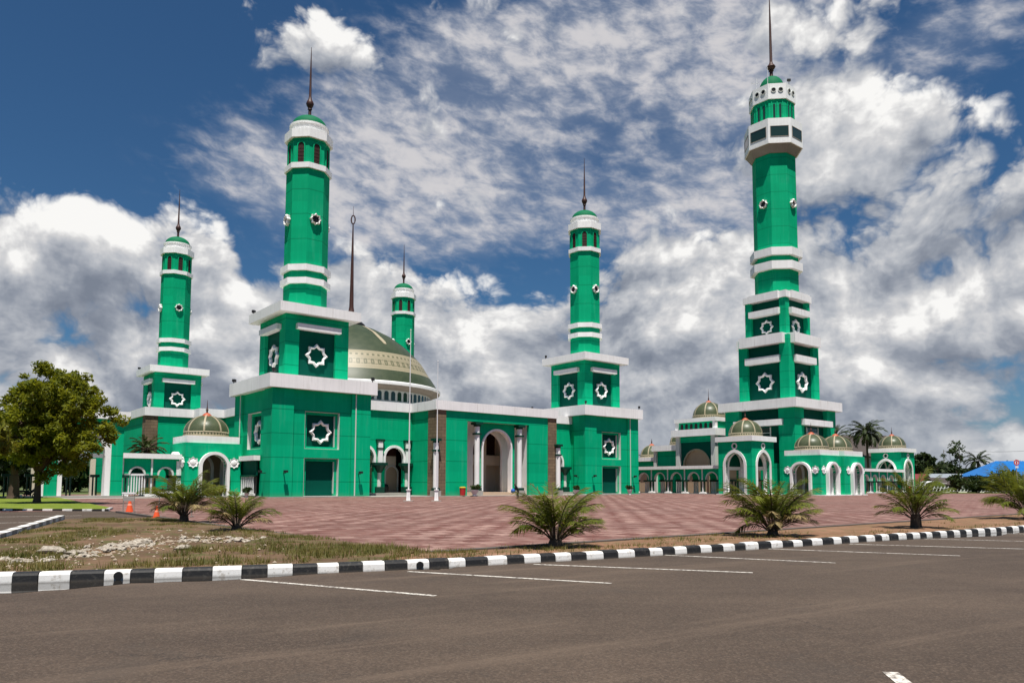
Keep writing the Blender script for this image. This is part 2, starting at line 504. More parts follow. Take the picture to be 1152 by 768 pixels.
def spire(parent, z0, bulb, tip, r):
    mb = MB()
    mb.lathe([(r, z0), (r * .75, z0 + .5), (r * .7, bulb - .8), (r * 1.1, bulb - .75), (r * .9, bulb - .55), (r * 1.5, bulb - .3), (r * 1.9, bulb), (r * 1.5, bulb + .3), (r * .9, bulb + .55), (r * .62, bulb + 1.0), (r * .45, bulb + (tip - bulb) * .5), (.03, tip)], 12)
    return obj('spire', mb, M['copper'], parent, smooth=40)

# ------------------------------------------------------------------ corner minaret of the mosque
def make_minaret(label):
    t = thing('minaret', label, 'minaret', W(0, 0), ROT, 'corner minarets of the mosque')
    wb, wm = 6.1, 5.85
    b = MB()
    for sx in (-1, 1):
        for sy in (-1, 1):
            x0, x1 = sorted((sx * wb, sx * (wb - 2.5))); y0, y1 = sorted((sy * wb, sy * (wb - 2.5)))
            q_ = MB(); q_.box(x0, x1, y0, y1, 0, 12.4); obj('corner_pier', q_, M['green'], t)
    holes = [rect(-2.15, 2.15, 5.55, 9.85)]
    for k, xf in enumerate(SIDES):
        if k < 2: b.slab([wall_loop(-3.602, 3.602, 12.3, [[(-2.15, 0), (-2.15, 4.5), (2.15, 4.5), (2.15, 0)]]), holes[0]], 4.9, wm, xf)
        else: b.slab([rect(-3.602, 3.602, 0, 12.3)], 5.3, wm, xf)
    b.box(-4.4, 4.4, -4.4, 4.4, 11.9, 12.35)
    base = obj('base', b, M['green'], t)
    pl = MB(); pl.box(-6.3, 6.3, -6.3, 6.3, 0, .12); obj('plinth', pl, M['grayc'], t)
    for k in (0, 1):
        xf = SIDES[k]
        d = MB(); d.slab([rect(-2.3, 2.3, 5.4, 10.0)], 5.0, 5.1, xf); nb = obj('niche_panel', d, M['dgreen'], t)
        d = MB(); d.slab([rect(-2.3, 2.3, 0.1, 4.6)], 5.0, 5.1, xf); dr = obj('door', d, M['dgreen'], t)
        for z0, z1, par in ((5.55, 9.85, nb), (0.13, 4.5, dr)):
            f = MB()
            f.slab([rect(-2.148, 2.148, z0 + .002, z1 - .002), rect(-2.11, 2.11, z0 + .04, z1 - .04)], 5.31, 5.835, xf)
            obj('frame', f, M['pale'], par)
            f = MB()
            f.slab([rect(-2.1, 2.1, z0 + .02, z1 - .02), rect(-1.72, 1.72, z0 + (.021 if z0 < 1 else .3), z1 - .34)], 5.101, 5.4, xf)
            obj('inner_frame', f, M['green'], par)
            f = MB(); f.box(1.715, 1.76, 5.101, 5.405, z0 + .3, z1 - .36, xf); obj('jamb', f, M['pale'], par)
        put_on('star_ornament', STAR_BIG, t, k, 0.05, 5.102, 7.55)
        for s in (-4.6, 4.6): put_on('spotlight', SPOT, t, k, s, wb, 2.75)
        g = MB(); g.box(4.05, 4.17, wb + .005, wb + .06, .15, 12.2, xf) if k == 0 else g.box(-4.17, -4.05, wb + .005, wb + .06, .15, 12.2, xf)
        obj('downpipe', g, M['pale'], t)
    c = MB(); c.box(-6.66, 6.66, -6.66, 6.66, 12.26, 13.80); obj('cornice', c, M['white'], t)
    # upper block
    u = MB()
    for sx in (-1, 1):
        for sy in (-1, 1):
            x0, x1 = sorted((sx * 4.0, sx * 2.3)); y0, y1 = sorted((sy * 4.0, sy * 2.3))
            q_ = MB(); q_.box(x0, x1, y0, y1, 13.7, 21.4); obj('corner_pier', q_, M['green'], t)
    for xf in SIDES:
        u = MB(); u.box(-2.302, 2.302, 3.4, 3.985, 19.75, 21.4, xf); obj('lintel', u, M['green'], t)
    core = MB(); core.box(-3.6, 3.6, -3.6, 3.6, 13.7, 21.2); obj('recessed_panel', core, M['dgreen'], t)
    for k, xf in enumerate(SIDES):
        h = MB(); h.box(-2.75, 2.75, 3.7, 4.62, 19.58, 20.22, xf); obj('hood', h, M['white'], t)
        put_on('star_ornament', STAR_BIG, t, k, 0, 3.61, 16.75)
    c = MB(); c.box(-5.08, 5.08, -5.08, 5.08, 21.31, 22.42); obj('cornice', c, M['white'], t)
    # shaft
    s = MB(); s.octo(2.42, 22.3, 40.2); obj('shaft', s, M['greens'], t)
    for z0, z1 in ((25.65, 26.35), (27.25, 27.98)):
        r = MB(); r.octo(2.80, z0, z1); obj('ring_band', r, M['white'], t)
    for k in range(4):
        put_on('star_window', STAR_RING, t, k, 0, 2.42, 33.75)
        put_on('dark_opening', DISC, t, k, 0, 2.44, 33.75)
    r = MB(); r.octo(2.68, 40.02, 40.68); obj('belt', r, M['white'], t)
    r = MB(); r.octo(2.38, 40.5, 44.1); obj('lantern', r, M['greens'], t)
    for k in range(8):
        fx = face(k * PI / 4)
        def fx2(a, o, z, fx=fx): return fx(a, o, z + 40.75)
        arch_window(0.78, 2.55, fx2, 2.38, t)
    r = MB(); r.octo(2.72, 43.9, 44.98); obj('parapet', r, M['white'], t)
    r = MB(); r.lathe([(2.25, 44.9), (2.3, 45.7), (2.42, 45.85), (2.42, 46.1), (2.2, 46.15)], 24); obj('drum', r, M['white'], t, smooth=35)
    r = MB(); r.lathe([(2.2 * math.cos(a), 46.1 + 1.55 * math.sin(a)) for a in [PI / 2 * k / 8 for k in range(8)]] + [(.1, 47.65)], 24); obj('dome', r, M['domeg'], t, smooth=50)
    spire(t, 47.4, 49.4, 56.9, .26)
    for (x, y, z) in ((-6.3, 6.2, 13.8), (6.2, -6.2, 13.8), (-6.1, -6.2, 13.8), (-4.7, 4.6, 22.42)):
        obj('floodlight', FLOOD, None, t, (x, y, z), 0.8)
    return t
min0 = make_minaret('green minaret nearest the camera, rising left of the entrance block with white eight pointed stars')
dup(min0, W(49.594, 1.064), None, 'green minaret at the right end of the mosque front, beyond the tall arched portal')
dup(min0, W(0.204, 59.457), None, 'farther green minaret at the left, standing behind the small domed pavilion and shade tree')
dup(min0, W(49.8, 60.5), None, 'green minaret top showing behind the big olive dome')

# small domed roof shared by the pavilions
def small_dome(parent, cx, cy, z0, r, zt, ztip):
    bd = MB(); bd.lathe([(r, z0), (r * 1.02, z0 + .05), (r * 1.02, z0 + .18), (r * .985, z0 + .2), (r * .985, z0 + .52), (r * 1.0, z0 + .55), (r * .97, z0 + .62)], 32, cx, cy)
    band = obj('dome_band', bd, M['cream'], parent)
    dots = MB()
    for k in range(44):
        a = 2 * PI * (k + .5) / 44
        q = r * .985 + .01
        dots.add([(cx + q * math.cos(a + e * .035), cy + q * math.sin(a + e * .035), z0 + zz) for e, zz in ((-1, .26), (1, .26), (1, .46), (-1, .46))], [(0, 1, 2, 3)])
    k_ = obj('band_pattern', dots, M['olive'], band); k_['kind'] = 'stuff'
    h = zt - z0 - .55
    prof = []
    for k in range(10):
        a = PI / 2 * k / 10
        prof.append((r * .965 * math.cos(a) ** 1.0, z0 + .55 + h * math.sin(a)))
    prof.append((.1, zt))
    d = MB(); d.lathe(prof, 32, cx, cy); dome = obj('dome', d, M['olive'], parent, smooth=50)
    rib = MB()
    for k in range(8):
        a = 2 * PI * k / 8 + .39
        vs = []; fs = []
        for i, (rr, z) in enumerate(prof):
            for e in (-1, 1):
                hw = .10
                ca, sa = math.cos(a), math.sin(a)
                for lift in (0.0, .07):
                    nx = math.cos(PI / 2 * i / 10); nz = math.sin(PI / 2 * i / 10)
                    q = rr + lift * nx
                    vs.append((cx + q * ca - e * hw * sa, cy + q * sa + e * hw * ca, z + lift * nz))
            if i:
                o = 4 * (i - 1)
                fs += [(o + 1, o + 3, o + 7, o + 5), (o, o + 1, o + 5, o + 4), (o + 3, o + 2, o + 6, o + 7)]
        rib.add(vs, fs)
    obj('ribs', rib, M['cream'], dome)
    f = MB(); f.lathe([(.62, zt - .16), (.55, zt + .05), (.3, zt + .28), (.12, zt + .36), (.09, zt + .6), (.17, zt + .72), (.09, zt + .84), (.05, zt + 1.1), (.015, ztip)], 12, cx, cy)
    fin = obj('finial', f, [M['red'], M['copper']], dome, smooth=40)
    fin.data.polygons.foreach_set('material_index', [0 if p.center[2] < zt + .34 else 1 for p in fin.data.polygons])

# low pavilion with round arches, deep white hoods and rosettes
def make_low_pavilion(label, u, v, bays=1):
    L = 6.3
    t = thing('domed_pavilion', label, 'pavilion', W(u + L / 2, v + L / 2), ROT, 'small domed pavilions around the plaza')
    h = 6.2; hb = L / 2
    outs = []
    body = MB()
    def bay(ox, oy, sides):
        for k in sides:
            def xf(a, o, z, k=k): x, y, zz = SIDES[k](a, o, z); return (x + ox, y + oy, zz)
            body.slab([wall_loop(-hb + .003, hb - .003, h, [arch(0, 2.75, 0, 3.5)])], hb - .45, hb, xf)
            hd = MB(); hd.slab([ring_loop(arch(0, 3.42, .05, 3.5, n=16), arch(0, 2.75, .05, 3.5, n=16))], hb - .9, hb + .5, xf)
            obj('arch_hood', hd, M['white'], t)
            for s in (-2.3, 2.3):
                p = xf(s, hb, 3.95); obj('rosette', ROSETTE, None, t, p, THETA[k])
        body.box(ox - hb + .1, ox + hb - .1, oy - hb + .1, oy + hb - .1, h - .25, h - .02)
        pb = MB(); pb.box(ox - 2.95, ox + 2.95, oy - 2.95, oy + 2.95, h - .01, 7.02); obj('parapet', pb, M['white'], t)
        small_dome(t, ox, oy, 7.02, 2.55, 9.6, 11.5)
    bay(0, 0, (0, 1, 2, 3) if bays == 1 else (0, 1, 2))
    if bays == 2: bay(L + .25, -.55, (0, 2, 3))
    obj('walls', body, M['green'], t)
    if bays == 2:
        j = MB(); j.box(hb + .003, hb + .25, -hb - .30, hb - .3, 0, h - .004); j.box(L + .25 - hb - .4, L + .25 - hb, -hb - .55 + .004, hb - .5, 0, h - .006); obj('link_wall', j, M['green'], t)
    fl = MB(); fl.box(-hb - .3, hb + .3 + (L + .25) * (bays - 1), -hb - .75, hb + .3, 0, .14); obj('floor_slab', fl, M['white'], t)
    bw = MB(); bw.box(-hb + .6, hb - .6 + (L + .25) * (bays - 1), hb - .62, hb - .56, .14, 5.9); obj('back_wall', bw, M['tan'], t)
    return t
make_low_pavilion('low green pavilion with one olive dome, beside the nearest minaret', -12.85, 1.95)
make_low_pavilion('low green pavilion with two olive domes, before the foot of the tallest minaret', 70.5, -28.3, 2)

# tall pavilion with pointed arches
def make_tall_pavilion(label, u, v):
    L = 6.3; hb = L / 2; h = 8.6
    t = thing('domed_pavilion', label, 'pavilion', W(u + hb, v + hb), ROT, 'small domed pavilions around the plaza')
    body = MB()
    for k, xf in enumerate(SIDES):
        body.slab([wall_loop(-hb + .003, hb - .003, h, [arch(0, 3.5, 0, 4.7, 'pointed')]), circle(0, 7.85, .34)], hb - .5, hb, xf)
        hd = MB(); hd.slab([ring_loop(arch(0, 4.35, .05, 4.7, 'pointed'), arch(0, 3.5, .05, 4.7, 'pointed'))], hb - 1.0, hb + .14, xf)
        obj('arch_surround', hd, M['white'], t)
        oc = MB(); oc.slab([circle(0, 7.85, .52), circle(0, 7.85, .34)], hb - .1, hb + .1, xf); obj('oculus_rim', oc, M['white'], t)
    body.box(-hb + .1, hb - .1, -hb + .1, hb - .1, h - .3, h - .02)
    obj('walls', body, M['green'], t)
    bm_ = MB()
    for k in (2, 3):
        bm_.box(-1.7, 1.7, hb - .95, hb - .65, 4.05, 4.6, SIDES[k])
    obj('cross_beam', bm_, M['white'], t)
    pn = MB()
    for k in (2, 3): pn.box(-1.72, 1.72, hb - .9, hb - .8, 4.6, 7.0, SIDES[k])
    obj('fanlight', pn, M['dgreen'], t)
    rl = MB()
    for k in (2, 3):
        rl.box(-1.74, 1.74, hb - .9, hb - .6, 2.2, 2.45, SIDES[k])
        for s in (-1.2, -.45, .45, 1.2): rl.box(s - .07, s + .07, hb - .8, hb - .7, .14, 2.2, SIDES[k])
    obj('railing', rl, M['darkcap'], t)
    for k in (2, 3):
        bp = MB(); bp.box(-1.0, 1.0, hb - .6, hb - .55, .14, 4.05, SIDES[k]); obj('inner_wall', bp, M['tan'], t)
    pb = MB(); pb.box(-hb - .35, hb + .35, -hb - .35, hb + .35, h - .01, 9.42); obj('parapet', pb, M['white'], t)
    small_dome(t, 0, 0, 9.42, 2.72, 12.25, 14.1)
    fl = MB(); fl.box(-hb - .3, hb + .3, -hb - .3, hb + .3, 0, .14); obj('floor_slab', fl, M['white'], t)
    return t
make_tall_pavilion('tall green domed pavilion with pointed white arches, at the left foot of the tallest minaret', 66.6, -19.0)
make_tall_pavilion('tall green domed pavilion with pointed white arches, standing alone at the far right end', 124.3, -16.9)

# ------------------------------------------------------------------ open arcades
def make_arcade(label, u, v, rotz, n, bay, depth=3.4, rail=True, z_r0=4.3, z_r1=4.85, cap_z=2.45):
    """front runs along local +x from the origin, facing -y"""
    t = thing('arcade', label, 'arcade', W(u, v), rotz, 'covered arcades between the pavilions')
    Lx = n * bay
    def xf(a, o, z): return (a, -o, z)
    rf = MB(); rf.box(-.1, Lx + .1, -.45, depth, z_r0, z_r1); obj('roof_slab', rf, M['white'], t)
    hat = MB()
    aw = bay - 1.25
    loop = [(0.0, cap_z)]
    for i in range(n):
        loop += arch(bay * (i + .5), aw, cap_z, cap_z + .1, n=12)
    loop += [(Lx, cap_z), (Lx, z_r0 - .02), (0, z_r0 - .02)]
    hat.slab([loop], -.3, 0, xf); obj('arch_wall', hat, M['green'], t)
    hb_ = MB(); hb_.slab([loop], -depth + .1, -depth + .35, xf); obj('rear_arch_wall', hb_, M['green'], t)
    for i in range(n):
        rm = MB(); rm.slab([ring_loop(arch(bay * (i + .5), aw + .05, cap_z + .01, cap_z + .1, n=14), arch(bay * (i + .5), aw - .32, cap_z + .01, cap_z + .1, n=14))], -.35, .08, xf)
        obj('arch_rim', rm, M['pale'], t)
    for i in range(n + 1):
        x = bay * i
        p = MB()
        for s in (-.36, 0, .36):
            p.cur = 1 if s else 0
            p.box(x + s - .09, x + s + .09, -.02, .16, .32, cap_z - .3)
        p.cur = 0
        p.box(x - .5, x + .5, -.06, .2, .32, .40)
        p.box(x - .09, x + .09, -.14, -.02, cap_z - .31, z_r0)
        pr = obj('pier', p, [M['metalw'], M['darkcap']], t)
        p = MB()
        for s in (-.36, 0, .36): p.box(x + s - .09, x + s + .09, depth - .4, depth - .22, .12, cap_z - .3)
        p.box(x - .5, x + .5, depth - .45, depth - .17, .12, .3)
        rp = obj('rear_pier', p, M['metalw'], t)
        p = MB(); p.box(x - .66, x + .66, depth - .6, depth - .1, cap_z - .3, cap_z); obj('capital', p, M['darkcap'], rp)
        cp = MB(); cp.box(x - .66, x + .66, -.2, .4, cap_z - .3, cap_z); obj('capital', cp, M['darkcap'], pr)
        bs = MB(); bs.box(x - .62, x + .62, -.25, .45, .12, .32); obj('pier_base', bs, M['white'], pr)
    fl = MB(); fl.box(-.2, Lx + .2, -.5, depth + .2, 0, .12); obj('floor_slab', fl, M['grayc'], t)
    return t
make_arcade('low white roofed arcade with four arches between the right front minaret and a domed pavilion', 68.0, 6.4, ROT - PI / 2, 5, 3.72)
make_arcade('low white roofed arcade with narrow arches, reaching to the far right pavilion', 88.5, -17.2, ROT, 10, 3.55)
lt = make_arcade('white roofed arcade with one wide arch beside the single low domed pavilion', -18.9, 3.5, ROT, 2, 2.95, 3.4)
bal = MB()
for k in range(9): bal.box(.35 + k * .27, .47 + k * .27, .05, .17, .3, 2.4)
bal.box(.2, 2.7, .0, .3, 2.4, 2.62)
obj('balusters', bal, M['metalw'], lt)
pnl = MB(); pnl.box(.1, 3.0, 1.4, 1.5, 2.5, 4.3); obj('rear_panel', pnl, M['dgreen'], lt)

# short gate canopy on the left face of the near minaret
t = thing('side_gate', 'white canopied gate with white bars, between the low domed pavilion and the nearest minaret', 'gate', W(-6.1, 0.4), ROT)
g = MB(); g.box(-.75, -.005, -3.3, 3.3, 4.2, 4.75); obj('canopy', g, M['white'], t)
g = MB(); g.box(-.24, -.1, -2.9, 3.2, 2.5, 4.2); obj('panel', g, M['dgreen'], t)
g = MB()
for k in range(9): g.box(-.5, -.38, -2.6 + k * .62, -2.44 + k * .62, .45, 2.35)
g.box(-.56, -.3, -2.9, 3.2, .2, .45); obj('bars', g, M['metalw'], t)
g = MB(); g.box(-.56, -.3, -2.9, 3.2, 2.35, 2.55); obj('top_rail', g, M['darkcap'], t)
g = MB(); g.box(-.22, -.12, -2.85, 3.15, .2, 2.45); obj('painted_gate_shade', g, M['black'], t)  # black sheet painted as the shade behind the bars

# ------------------------------------------------------------------ prayer hall
H = thing('mosque_hall', 'long green mosque hall with white parapet, tall arched entrance portal and big olive dome', 'mosque', W(0, 0), ROT)
hall_out = [(5.9, -1.6), (14.6, -1.6), (14.6, -7.6), (35.0, -7.6), (35.0, -1.6), (43.9, -1.6)]
def seg(p0, p1, xf=None):
    """wall frame from p0 to p1 (outside on the right hand of travel)"""
    d = Vector((p1[0] - p0[0], p1[1] - p0[1])); L = d.length; d /= L; n = Vector((d.y, -d.x))
    def f(a, o, z): return (p0[0] + d.x * a + n.x * o, p0[1] + d.y * a + n.y * o, z)
    return f, L
HT = 11.0
walls = MB(); band = MB()
def plain(p0, p1, holes=(), arches=()):
    f, L = seg(p0, p1)
    walls.slab([wall_loop(.004, L - .004, HT + .1, arches)] + list(holes), -.5, 0, f)
    return f, L
def bandseg(p0, p1, e0, e1):
    f, L = seg(p0, p1)
    band.box(-e0, L + e1, -.6, .28, HT, 12.19, f)
# recess left of the block
RA = [arch(1.8, 2.75, 0, 4.95), arch(6.15, 2.75, 0, 4.95)]
plain(hall_out[0], hall_out[1], (), RA)
plain(hall_out[1], hall_out[2])
# block front with the recessed portal opening
plain(hall_out[2], hall_out[3], (), [[(4.83, 0), (4.83, 9.8), (15.4, 9.8), (15.4, 0)]])
plain(hall_out[3], hall_out[4])
plain(hall_out[4], hall_out[5], (), [arch(1.5, 2.75, 0, 4.95), arch(5.5, 2.75, 0, 4.95)])
# left flank: recess, step, side block
LW = [(-11.6, 50), (-11.6, 26), (-5.1, 26), (-5.1, 23.3), (-1.7, 23.3), (-1.7, 5.9)]
for a, b in zip(LW[:-1], LW[1:]): plain(a, b)
plain((51.3, 5.9), (51.3, 60)); plain((51.3, 66), (-11.6, 66)); plain((-11.6, 66), (-11.6, 50))
obj('walls', walls, M['green'], H)
def ring_band(pts):
    """closed parapet band following a polyline with mitred corners"""
    n = len(pts); vs = []; fs = []
    def off(i, dd):
        p = Vector(pts[i])
        def nrm(a, b):
            d = (Vector(pts[b]) - Vector(pts[a])).normalized(); return Vector((d.y, -d.x))
        if i == 0: m = nrm(0, 1)
        elif i == n - 1: m = nrm(n - 2, n - 1)
        else:
            a, b = nrm(i - 1, i), nrm(i, i + 1); m = (a + b) / (1 + a.dot(b))
        return p + m * dd
    for i in range(n):
        o, q = off(i, .28), off(i, -.5)
        vs += [(o.x, o.y, HT), (o.x, o.y, 12.19), (q.x, q.y, 12.19), (q.x, q.y, HT)]
        if i:
            k = 4 * (i - 1)
            fs += [(k, k + 4, k + 5, k + 1), (k + 1, k + 5, k + 6, k + 2), (k + 2, k + 6, k + 7, k + 3), (k + 3, k + 7, k + 4, k)]
    return vs, fs
band.add(*ring_band([(5.9, -1.6)] + hall_out[1:5] + [(43.9, -1.6)]))
band.add(*ring_band(LW))
obj('parapet', band, M['white'], H)
rf = MB(); rf.box(-1.4, 51, -1.2, 65.8, 11.2, 11.4); rf.box(-11.2, -1.5, 26.4, 65.7, 11.18, 11.38); rf.box(15, 34.6, -7.2, -1.3, 11.19, 11.39); obj('roof', rf, M['grayc'], H)
# brown clad corners of the blocks with a column in a notch
def brown_corner(x0, x1, y0, y1):
    b = MB(); b.box(x0, x1, y0, y1, 0, HT - .004); return obj('brown_pilaster', b, M['brown'], H)
brown_corner(14.5, 16.0, -7.7, -5.8)
brown_corner(33.5, 35.1, -7.7, -5.8)
brown_corner(-11.7, -10.1, 25.9, 27.6)
def column(x, y, z0, z1, r, cap=.62):
    c = MB(); c.prism(12, r, r, z0 + .95, z1 - .55, 0, True, x, y); col = obj('column', c, M['white'], H, smooth=40)
    b = MB(); b.box(x - cap, x + cap, y - cap, y + cap, z0, z0 + .62); obj('column_base', b, M['grayc'], col)
    b = MB(); b.box(x - cap * .8, x + cap * .8, y - cap * .8, y + cap * .8, z0 + .62, z0 + .97); obj('base_ring', b, M['darkcap'], col)
    b = MB(); b.box(x - cap * .55, x + cap * .55, y - cap * .55, y + cap * .55, z1 - .57, z1 - .3); b.box(x - cap, x + cap, y - cap, y + cap, z1 - .3, z1); b.box(x - cap * .75, x + cap * .75, y - cap * .75, y + cap * .75, z1 - 1.65, z1 - 1.4); obj('capital', b, M['darkcap'], col)
    return col
for (x, y) in ((14.35, -7.95), (35.15, -7.95), ):
    column(x, y, 0.12, 7.3, .34, .5)
column(21.4, -7.05, .12, 9.75, .36, .6)
column(28.7, -7.05, .12, 9.75, .36, .6)
# portal recess: beige side bays, green centre panel with the big white arch
V0 = -7.6
pr = MB()
pr.box(19.0, 19.425, V0 + .51, -3.2, 0, 10.2); pr.box(30.005, 30.4, V0 + .51, -3.2, 0, 10.2)
pr.box(19.43, 30.0, V0 + .51, -3.2, 9.81, 10.2); obj('portal_reveal', pr, M['white'], H)
pw = MB()
def pf(a, o, z): return (a, -o, z)
pw.slab([wall_loop(19.43, 30.0, 9.8, [arch(20.7, 1.3, 0, 4.4), arch(25.05, 5.0, 0, 6.2, n=20), arch(29.3, 1.2, 0, 4.4)])], 4.2, 4.6, pf)
obj('portal_back_wall', pw, M['white'], H)
for cx_, ww in ((20.7, 1.3), (29.3, 1.2)):
    a = MB(); a.slab([ring_loop(arch(cx_, ww + .1, .1, 4.4), arch(cx_, ww - .3, .1, 4.4))], 4.3, 4.75, pf); obj('side_arch_rim', a, M['white'], H)
gp = MB(); gp.slab([wall_loop(22.0, 28.2, 9.78, [arch(25.0, 4.9, 0, 6.45, n=20)])], 6.15, 6.6, pf); obj('portal_green_panel', gp, M['green'], H)
ar = MB(); ar.slab([ring_loop(arch(25.0, 5.25, .1, 6.45, n=24), arch(25.0, 4.75, .1, 6.45, n=24))], 6.1, 6.85, pf); obj('portal_arch', ar, M['white'], H)
# entrance hall behind the portal
inn = MB()
inn.box(19.0, 31.0, 1.2, 1.4, 0, 10.4); inn.box(19.0, 19.2, -3.9, 1.2, 0, 10.4); inn.box(30.8, 31.0, -3.9, 1.2, 0, 10.4); inn.box(19.0, 31.0, -3.9, 1.2, 10.4, 10.5)
obj('entrance_hall', inn, M['beige'], H)
inn = MB(); inn.box(19.2, 30.8, -.6, 1.2, 4.3, 5.7); inn.box(26.9, 27.6, -.9, -.4, 0, 10.3); inn.box(22.4, 23.0, -.9, -.4, 0, 10.3); obj('balcony', inn, M['beige'], H)
inn = MB(); inn.slab([arch(25.2, 2.0, .5, 3.0)], -1.19, -1.1, pf); inn.slab([rect(19.3, 30.7, 5.9, 10.2)], -1.19, -1.12, pf); obj('inner_door_and_shade', inn, M['grille_and_shade'], H)  # arched door, plus a dark upper sheet painting the shade above the balcony
st = MB(); st.box(19.5, 30, -6.9, 1.2, 0.1, .5); obj('entrance_step', st, mat('orange_stone', (0.55, 0.40, 0.28), .6), H)
# porches behind the recess arcades
def porch(x0, x1, arcs):
    p = MB(); p.box(x0, x1, 1.5, 1.7, 0, 7.4); p.box(x0, x1, -1.05, 1.5, 7.4, 7.5); obj('porch_wall', p, M['beige'], H)
    for cx_ in arcs:
        a = MB(); a.slab([ring_loop(arch(cx_, 2.1, .4, 3.0), arch(cx_, 1.75, .4, 3.0))], -1.49, -1.35, pf); obj('porch_arch', a, M['pale'], H)
        a = MB(); a.slab([arch(cx_, 1.7, .4, 3.0)], -1.495, -1.46, pf); obj('porch_door', a, M['tan'], H)
    u_ = MB(); u_.box(x0, x1, 1.4, 1.48, 5.3, 7.3); obj('painted_porch_shade', u_, M['grille_and_shade'], H)  # dark strip, paints the shade high on the porch wall
    s = MB(); s.box(x0, x1, -2.3, 1.5, 0.1, .42); obj('porch_floor', s, M['grayc'], H)
porch(6.2, 14.1, (8.0, 10.9, 13.4)); porch(35.5, 43.6, (37.4, 41.0))
for cx_ in (7.7, 12.05, 36.5, 40.5):
    a = MB(); a.slab([ring_loop(arch(cx_, 3.3, 4.3, 4.95, n=16), arch(cx_, 2.65, 4.3, 4.95, n=16))], 1.2, 1.72, pf); obj('arch_rim', a, M['white'], H)
for x in (9.88, 13.95, 34.75, 38.4, 42.5):
    c = MB(); c.prism(10, .3, .3, 1.2, 3.0, 0, True, x, -1.5); k = obj('porch_column', c, M['pale'], H, smooth=40)
    b = MB(); b.prism(10, .34, .95, 3.0, 3.95, 0, True, x, -1.5); b.box(x - .95, x + .95, -2.1, -.95, 3.95, 4.3); obj('capital', b, M['darkcap'], k)
    b = MB(); b.box(x - .6, x + .6, -1.98, -1.2, .42, 1.2); obj('column_base', b, M['darkcap'], k)
    if x > 42: continue
    b = MB(); b.box(x - .6, x + .6, -1.96, -1.61, 7.0, 7.3); obj('pier_cap', b, M['darkcap'], k)
    b = MB(); b.box(x - .5, x + .5, -1.955, -1.615, 6.0, 6.2); obj('pier_collar', b, M['darkcap'], k)
    if x < 42: b = MB(); b.box(x - .32, x + .32, -1.9, -1.62, 4.3, 7.0); obj('pier', b, M['white'], k)
pl = MB(); pl.box(5.0, 44.6, -8.6, -1.5, 0, .1); obj('plinth', pl, M['grayc'], H)
# big dome
cx, cy = 24.8, 36.8
dr = MB(); dr.lathe([(14.8, 11.3), (14.8, 15.0), (14.95, 15.0), (14.95, 15.25), (14.6, 15.3), (14.6, 17.3)], 96, cx, cy); drum = obj('dome_drum', dr, M['pale'], H, smooth=30)
for k in range(72):
    a = 2 * PI * (k + .5) / 72
    if not (PI * .78 < a < PI * 1.95): continue
    fx = face(a + PI / 2)
    def fx2(s, o, z, fx=fx): x, y, zz = fx(s, o, z); return (x + cx, y + cy, zz + 15.45)
    w = MB(); w.slab([arch(0, .78, 0, 1.15, n=8)], 14.5, 14.66, fx2); obj('drum_window', w, M['glass'], drum)
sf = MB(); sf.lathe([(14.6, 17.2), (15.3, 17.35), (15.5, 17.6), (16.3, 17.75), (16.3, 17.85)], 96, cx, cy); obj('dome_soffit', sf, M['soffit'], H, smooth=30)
rim = MB(); rim.lathe([(16.25, 17.84), (16.45, 17.95), (16.45, 18.35), (16.2, 18.5), (15.9, 18.5)], 96, cx, cy); obj('dome_rim', rim, M['white'], H, smooth=30)
prof = [(15.95, 18.45), (15.55, 19.3), (14.75, 20.5), (14.3, 21.1), (13.65, 22.2), (12.95, 23.3), (12.0, 24.35), (9.85, 26.35), (7.1, 28.3), (4.6, 29.55), (2.5, 30.3), (.3, 30.8)]
dm = MB(); dm.lathe(prof, 96, cx, cy)
def bigdome_fn(T, b):
    co = obj_co(T); x, y, z = T.sep(co)
    ang = T.math('ARCTAN2', T.math('SUBTRACT', x, cx), T.math('SUBTRACT', y, cy))
    n = T.noise(co, .8, 5, .6)
    rows = T.math('LESS_THAN', T.math('FRACT', T.math('MULTIPLY', z, 1.9)), .14)
    c = T.mix(T.ramp(n, .3, .7), (0.036, 0.052, 0.026), (0.054, 0.069, 0.036))
    c = T.mix(T.math('MULTIPLY', rows, .22), c, (0.05, 0.06, 0.03))
    cream = (0.29, 0.25, 0.165)
    inb = T.math('MULTIPLY', T.math('GREATER_THAN', z, 20.55), T.math('LESS_THAN', z, 23.9))
    c = T.mix(inb, c, cream)
    fa = T.math('FRACT', T.math('MULTIPLY', ang, 72 / (2 * PI)))
    fb = T.math('FRACT', T.math('MULTIPLY', ang, 88 / (2 * PI)))
    def band_(lo, hi): return T.math('MULTIPLY', T.math('GREATER_THAN', z, lo), T.math('LESS_THAN', z, hi))
    def rng(f, lo, hi): return T.math('MULTIPLY', T.math('GREATER_THAN', f, lo), T.math('LESS_THAN', f, hi))
    sq = T.math('MULTIPLY', band_(21.35, 22.35), rng(fa, .05, .55))
    sqi = T.math('MULTIPLY', band_(21.6, 22.1), rng(fa, .2, .4))
    sq = T.math('SUBTRACT', sq, T.math('MULTIPLY', sqi, .6))
    ln = T.math('MULTIPLY', T.math('ADD', band_(21.4, 21.52), band_(22.2, 22.32)), rng(fa, .62, .98))
    dots = T.math('MULTIPLY', band_(22.95, 23.3), rng(fb, .25, .7))
    lines = T.math('ADD', band_(23.55, 23.63), T.math('ADD', band_(22.62, 22.7), band_(20.9, 20.98)))
    p = T.math('MINIMUM', T.math('ADD', T.math('ADD', sq, ln), T.math('ADD', dots, T.math('MULTIPLY', lines, .5))), 1.0)
    c = T.mix(T.math('MULTIPLY', p, .85), c, (0.09, 0.095, 0.05))
    T.l.new(c, b.inputs['Base Color'])
